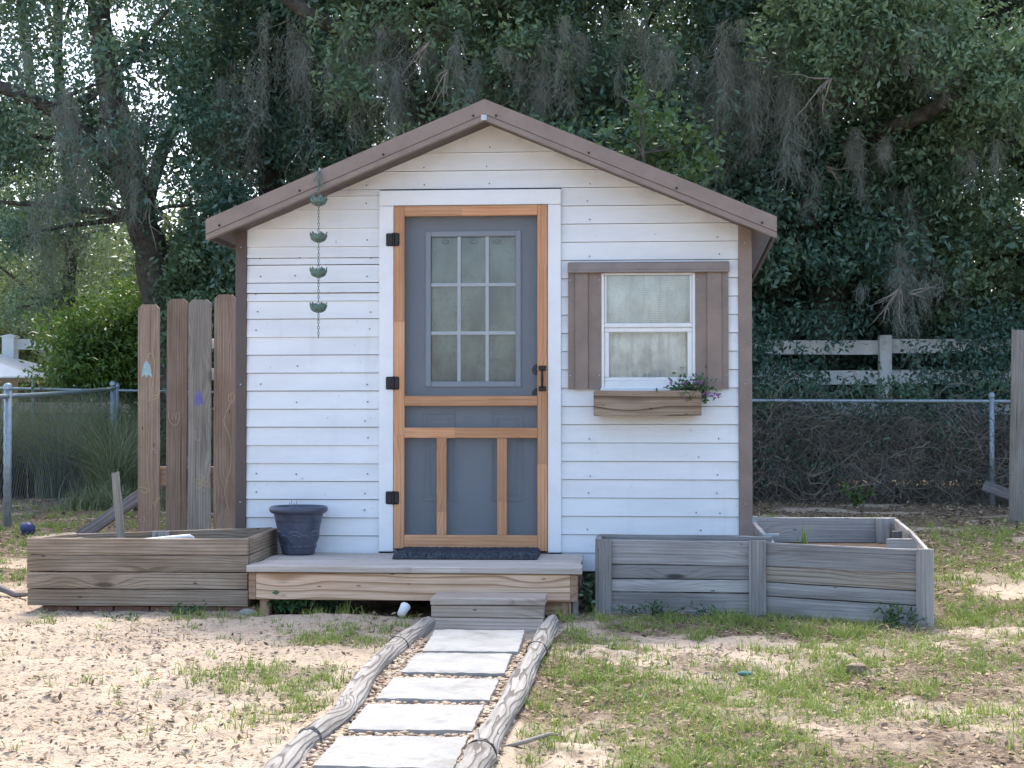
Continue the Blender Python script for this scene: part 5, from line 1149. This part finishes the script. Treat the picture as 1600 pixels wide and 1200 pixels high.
# centre: heavy dark crown
spray('E', 215, (290, 560), (-120, 420), (11.0, 15.5), 0.5, 340, 0.10, 0.03, 0.22, 107, gapsM + gapsL); spray('E', 30, (250, 560), (-420, -100), (9.0, 14.0), 0.8, 260, 0.12, 0.05, 0.3, 108); tot += finish('E', 'leaf_dark', seed=204)
spray('B', 225, (540, 900), (-120, 260), (10.2, 15.5), 0.5, 330, 0.10, 0.03, 0.34, 109, gapsM + [(630, 130, 45, 90)]); spray('B', 35, (520, 900), (-420, -100), (8.0, 13.5), 0.8, 260, 0.12, 0.05, 0.3, 110); tot += finish('B', 'leaf_mid', seed=205)
spray('G', 250, (860, 1180), (-120, 420), (10.5, 16.0), 0.5, 330, 0.10, 0.03, 0.3, 111); spray('G', 30, (880, 1200), (-420, -100), (8.0, 13.5), 0.8, 260, 0.12, 0.05, 0.3, 112); tot += finish('G', 'leaf_dark', seed=206)
# right: foliage wall down to the fence, paler sprays near the top
spray('C', 310, (1120, 1440), (-120, 425), (10.8, 15.5), 0.5, 330, 0.10, 0.03, 0.28, 113, gapsR); spray('C', 30, (1150, 1450), (-420, -100), (7.5, 13.0), 0.8, 260, 0.12, 0.05, 0.3, 114); spray('C', 110, (1120, 1440), (420, 600), (12.8, 15.5), 0.45, 330, 0.10, 0.03, 0.2, 1113); tot += finish('C', 'leaf_dark', seed=207)
spray('D', 300, (1390, 1800), (-120, 430), (10.5, 15.5), 0.5, 330, 0.10, 0.03, 0.32, 115, gapsR); spray('D', 30, (1400, 1900), (-420, -100), (7.5, 13.0), 0.8, 260, 0.12, 0.05, 0.3, 116)
spray('D', 120, (1390, 1800), (420, 600), (12.8, 15.5), 0.45, 330, 0.10, 0.03, 0.2, 1115); spray('D', 55, (1230, 1480), (-30, 110), (9.0, 10.4), 0.42, 330, 0.09, 0.035, 0.75, 117); spray('D', 26, (1500, 1640), (60, 200), (9.2, 10.6), 0.42, 300, 0.09, 0.035, 0.8, 118); tot += finish('D', 'leaf_mid', seed=208)

# smaller trees and shrubs
tree('S', 'bright green young maple between the oaks behind the right roof slope', (1.6, 7.2, 0), [([(1.6, 7.2, -0.1), A_(1015, 330, 7.2), A_(1005, 240, 7.2), A_(1000, 170, 7.1)], 0.03, 0.01)], 'bark', 'maple_sapling', 'young trees')
spray('S', 22, (945, 1090), (165, 340), (6.6, 8.8), 0.3, 110, 0.085, 0.06, 0.15, 121); tot += finish('S', 'leaf_weed', 0.6, 211, thick=0.3)
tree('H', 'bright green leafy shrub behind the four fence pickets', (-5.2, 13.2, 0), [([(-5.0, 13.0, -0.1), A_(230, 560, 13.0), A_(240, 510, 13.0)], 0.05, 0.02), ([(-5.4, 13.0, -0.1), A_(170, 570, 12.9), A_(140, 510, 12.8)], 0.04, 0.02)], 'bark', 'leafy_shrub', 'shrubs by the left fence')
spray('H', 130, (85, 370), (480, 610), (12.4, 13.8), 0.36, 260, 0.10, 0.03, 0.5, 122, [(60, 480, 60, 40)]); spray('H', 30, (180, 380), (455, 510), (12.4, 13.8), 0.3, 230, 0.10, 0.03, 0.7, 123); tot += finish('H', 'leaf_bright', 0.34, 212)
tree('I', 'dark green shrub against the left eave of the shed', (-3.5, 12.0, 0), [([(-3.5, 12, -0.1), A_(330, 480, 12), A_(330, 400, 12)], 0.06, 0.02)], 'bark', 'dark_shrub', 'shrubs by the left fence')
spray('I', 120, (265, 400), (370, 560), (11.4, 13.2), 0.36, 260, 0.09, 0.03, 0.3, 124); tot += finish('I', 'leaf_mid', seed=213)
tree('J', 'hazy pale green shrub at the far left beyond the white rail fence', (-9.5, 21, 0), [([A_(60, 640, 21), A_(70, 520, 21), A_(60, 430, 21)], 0.08, 0.03)], 'palebark', 'pale_shrub', 'shrubs by the left fence')
spray('J', 190, (-160, 330), (375, 640), (19, 24), 0.7, 260, 0.11, 0.035, 0.5, 125); tot += finish('J', 'leaf_far', seed=214)
print('leaves', tot)
# far wood that closes the view
r = np.random.default_rng(55); n = 900; Cs = []; Tn = []
for i in range(n):
    px = r.uniform(-900, 2600); hmax = 330 if 60 < px < 340 else (260 if px < 60 else -150)
    py = r.uniform(hmax, 700); c = np.array(at(px, py, r.uniform(27, 36)))
    if c[2] < 0.2: c[2] = 0.2 + r.random()
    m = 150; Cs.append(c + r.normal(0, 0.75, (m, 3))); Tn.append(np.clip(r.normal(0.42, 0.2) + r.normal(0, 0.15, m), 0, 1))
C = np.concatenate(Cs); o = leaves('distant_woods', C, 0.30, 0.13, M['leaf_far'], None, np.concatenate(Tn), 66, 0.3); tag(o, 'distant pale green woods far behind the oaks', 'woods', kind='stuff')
# dark thicket filling the fence line right of the shed and behind it
r = np.random.default_rng(56); n = 760; Cs = []; Tn = []
for i in range(n):
    c = np.array(at(r.uniform(380, 1850), r.uniform(430, 740), r.uniform(12.5, 16))); c[2] = max(0.2, c[2]); m = 170
    Cs.append(c + r.normal(0, 0.3, (m, 3))); Tn.append(np.clip(r.normal(0.15, 0.15) + r.normal(0, 0.1, m), 0, 1))
C = np.concatenate(Cs); o = leaves('undergrowth', C, 0.11, 0.05, M['leaf_dark'], None, np.concatenate(Tn), 67, 0.3); tag(o, 'dark tangled undergrowth behind the white board fence', 'undergrowth', kind='stuff')

# ------------------------------------------------------------------ Spanish moss
def walkers(B, d, step, K, turn, grav, W, seed):
    """wandering strands: each turns a little at every step"""
    r = np.random.default_rng(seed); N = len(B); p = B.copy(); d = d / np.linalg.norm(d, axis=1)[:, None]; V = np.empty((N, K + 1, 2, 3)); a = r.random(N) * 6.28
    side = np.stack([np.cos(a) * 0.6, np.sin(a) * 0.6, r.normal(0, 0.6, N)], 1)
    for k in range(K + 1):
        w = (W * 0.5 * (1 - 0.6 * k / K))[:, None]; V[:, k, 0] = p - side * w; V[:, k, 1] = p + side * w
        d = d + r.normal(0, turn, (N, 3)) * [1, 0.35, 1]; d[:, 2] += grav; d /= np.linalg.norm(d, axis=1)[:, None]; p = p + d * step[:, None]; p[:, 2] = np.maximum(p[:, 2], 0.01)
    b = np.arange(N)[:, None] * (2 * (K + 1)); q = [b + np.array([2*k, 2*k+1, 2*k+3, 2*k+2]) for k in range(K)]
    return V.reshape(-1, 3), np.concatenate(q, 1).reshape(-1, 4)
def moss(key, px, py, Y, wpx, lpx, n, seed):
    """a ragged curtain of fine curling strands, thickest along a few drapes"""
    r = np.random.default_rng(seed); sc = (Y - CAM.y) / FPX; c = np.array(at(px, py, Y)); w = wpx * sc * 1.3; L = lpx * sc * 1.3; n = int(n * 2.0)
    k = max(3, int(w / 0.07)); cl = np.stack([r.normal(0, w * 0.36, k), r.normal(0, 0.22, k), r.normal(0.05, 0.16, k)], 1); ln = r.uniform(0.2, 1.1, k)**1.2; j = r.integers(0, k, n)
    B = c + cl[j] + np.stack([r.normal(0, 0.034, n), r.normal(0, 0.04, n), -r.random(n)**1.4 * L * 0.75 * ln[j]], 1)
    V, T = walkers(B, np.stack([r.normal(0, 0.5, n), r.normal(0, 0.5, n), -np.ones(n)], 1), (r.uniform(0.08, 0.4, n) * L * ln[j] + 0.05) / 9, 9, 0.42, -0.28, r.uniform(0.004, 0.0085, n), seed + 7)
    o = mobj('hanging_moss', np_mesh('hanging_moss', V, T, False, tint=np.repeat(np.clip(r.normal(0.4, 0.24, n), 0, 1), 20)), M['moss'], TREES[key]['root']); o['kind'] = 'stuff'
ML = [('A',112,160,10.6,34,110,260),('A',165,220,10.8,50,130,420),('A',180,150,11.2,60,150,420),('A',232,225,11.0,40,110,340),('A',205,280,11.4,40,110,300),('A',75,300,11.0,40,130,240),('A',60,90,10.8,30,120,200),('A',130,310,12.0,60,110,260),('A3',80,330,15.8,30,190,220),('A3',110,350,15.5,22,150,160),
      ('E',318,190,11.8,18,190,160),('E',345,120,11.4,36,130,260),('E',475,110,10.8,14,200,160),('E',460,40,10.6,40,110,260),('E',300,300,12.5,24,130,140),('E',405,80,11.2,40,110,200),('E',390,200,11.6,30,120,160),
      ('B',560,60,10.4,60,130,560),('B',590,120,10.4,50,110,460),('B',545,90,10.6,40,150,360),('B',640,60,10.6,60,110,420),('B',700,70,10.5,60,90,360),('B',790,90,10.2,70,110,480),('B',830,100,10.2,60,110,420),('B',870,70,10.2,50,150,360),('B',735,120,10.4,40,60,240),
      ('G',895,80,10.4,22,150,260),('G',850,120,10.3,36,80,260),('G',1010,60,10.2,40,90,260),('G',1045,70,10.2,24,110,200),('G',960,50,10.4,50,80,240),('G',1090,150,10.8,24,160,160),
      ('C',1135,60,10.2,50,170,480),('C',1170,80,10.2,50,150,460),('C',1215,130,10.2,70,150,600),('C',1255,110,10.2,50,130,420),('C',1180,100,10.6,90,120,460),('C',1340,215,10.2,30,100,320),('C',1375,225,10.2,30,80,280),('C',1320,130,10.2,60,80,260),('C',1250,280,10.8,24,70,140),('C',1420,330,10.8,40,120,300),('C',1395,420,10.6,50,130,380),('C',1450,430,10.8,60,90,280),
      ('D',1455,40,9.4,36,90,260),('D',1405,50,9.4,40,80,240),('D',1530,230,10.2,24,100,220),('D',1480,90,9.6,50,70,240),('D',1580,120,10.0,40,130,200),('D',1340,60,9.3,40,80,200)]
for i, a in enumerate(ML): moss(*a[:6], int(a[6] * 1.15), 300 + i)
# bare twigs hanging in front of the crowns
def twigs(key, px, py, Y, n, lpx, seed, ang):
    rr = random.Random(seed); s = MB(); sc = (Y - CAM.y) / FPX; a = at(px, py, Y)
    for i in range(n):
        th = ang + rr.uniform(-0.7, 0.7); L = lpx * sc * rr.uniform(0.4, 1); pts = [a]; p = a.copy()
        for k in range(6):
            th += rr.uniform(-0.3, 0.3); p = p + Vector((math.cos(th) * L / 6, rr.uniform(-0.05, 0.05), math.sin(th) * L / 6)); pts.append(p.copy())
        s.tube(pts, [0.012 - 0.0016 * k for k in range(7)], 5)
        q = pts[3]; s.tube([q, q + Vector((math.cos(th + 0.8) * L * 0.25, 0, math.sin(th + 0.8) * L * 0.25))], [0.006, 0.002], 4)
    s.build('bare_twigs', M['twig'], TREES[key]['root'], True)
twigs('B', 672, 65, 9.8, 6, 80, 1, -1.9); twigs('B', 700, 110, 9.9, 5, 70, 2, -2.3); twigs('C', 1296, 122, 9.0, 3, 90, 3, -2.7); twigs('C', 1300, 122, 9.0, 2, 70, 4, -1.8); twigs('C', 1405, 450, 10.0, 8, 90, 5, -1.9); twigs('C', 1420, 458, 10.0, 3, 60, 6, 0.1); twigs('C', 1290, 260, 10.6, 4, 60, 7, -0.5); twigs('A', 232, 310, 11.0, 3, 90, 8, -0.8)

# ------------------------------------------------------------------ vines on the right fence, tall grass on the left fence
def vines():
    r = np.random.default_rng(71); N = 9000; x = r.uniform(0.6, 8.3, N); t = (x - 0.5) / 8.0; y = 10.35 - 1.1 * t + r.normal(0.25, 0.18, N)
    cap = 0.85 + 0.5 * fbm(x, x * 0 + 3, 1.3, 3, 3); z = r.random(N)**0.8 * cap
    V, T = walkers(np.stack([x, y, z], 1), np.stack([r.normal(0, 0.7, N), r.normal(0, 0.15, N), r.normal(-0.2, 0.9, N)], 1), r.uniform(0.03, 0.085, N), 11, 0.38, -0.07, r.uniform(0.006, 0.016, N), 72)
    o = mobj('vine_tangle', np_mesh('vine_tangle', V, T), M['vine']); tag(o, 'brown tangle of dry vines covering the right chain link fence', 'vines', kind='stuff')
    n = 20000; x = r.uniform(0.6, 8.3, n); t = (x - 0.5) / 8.0; C = np.stack([x, 10.35 - 1.1 * t + r.normal(0.30, 0.18, n), r.uniform(0.05, 1.3, n) + 0.3 * fbm(x, x * 0, 1.4, 9, 2)], 1)
    keep = r.random(n) < sstep(0.35, 0.65, fbm(C[:, 0], C[:, 2], 2.2, 12, 3)); C = C[keep]
    o = leaves('vine_leaves', C, 0.075, 0.03, M['leaf_mid'], None, r.random(len(C)) * 0.5, 74, 0.6); tag(o, 'dark green vine leaves on the right chain link fence', 'vines', kind='stuff')
    C = []
    open_ = [(1200, 1480, 505, 568), (1285, 1400, 560, 614), (1280, 1385, 612, 660), (1355, 1415, 500, 640)]
    for q in range(330):
        px, py = r.uniform(1120, 1700), r.uniform(490, 700)
        if any(a < px < b and c_ < py < d for a, b, c_, d in open_) and r.random() < 0.96: continue
        c = np.array(at(px, py, r.uniform(10.9, 11.5))); c[2] = max(0.15, c[2]); C.append(c + r.normal(0, 0.13, (60, 3)))
    C = np.concatenate(C); o = leaves('creeper_leaves', C, 0.085, 0.035, M['leaf_dark'], None, r.random(len(C)) * 0.5, 75, 0.5); tag(o, 'green creeper sprays hanging over the white board fence', 'creeper', kind='stuff')
vines()
def tall_grass(lab, x0, x1, fy, n, h, seed, dry):
    r = np.random.default_rng(seed); k = max(8, n // 45); cx = r.uniform(x0, x1, k); j = r.integers(0, k, n); x = cx[j] + r.normal(0, 0.08, n); y = fy(cx)[j] + r.normal(0, 0.12, n)
    V, T, kk = ribbons(np.stack([x, y, 0 * x], 1), r.uniform(0.5, 1.1, n) * h, r.uniform(0.008, 0.017, n), r.normal(0, 0.5, (n, 2)), 6, 1.0, 2.2, 0.03, seed)
    tag(mobj('tall_grass', np_mesh('tall_grass', V, T, False, tint=np.repeat(np.clip(r.normal(dry, 0.25, n), 0, 1), kk)), M['tallgrass']), lab, 'grass', kind='stuff')
tall_grass('tall dry grass growing through the left side fence', -6.6, -5.1, lambda x: 12.0 + (x + 6.15) * -3.4 + 0.4, 2600, 1.35, 81, 0.35)
tall_grass('tall green grass at the fence corner behind the pickets', -6.0, -3.6, lambda x: 11.6 + 0 * x, 1500, 1.4, 82, 0.12)
tall_grass('dark tall weeds behind the left back fence', -12, -2.2, lambda x: 14.0 + 0.5 * np.sin(x * 9), 6500, 1.5, 83, 0.1)
tall_grass('low grass clumps along the foot of the left side fence', -5.6, -3.4, lambda x: 8.0 + 0 * x, 900, 0.34, 84, 0.3)

tall_grass('tall grass massed beyond the left side fence', -8.8, -5.9, lambda x: 11.6 + 1.0 * np.sin(x * 7), 9000, 1.45, 85, 0.3)
tall_grass('bent dry stalks at the foot of the left fence', -6.4, -4.6, lambda x: 10.2 + 0.8 * np.sin(x * 5), 1100, 0.6, 86, 0.75)
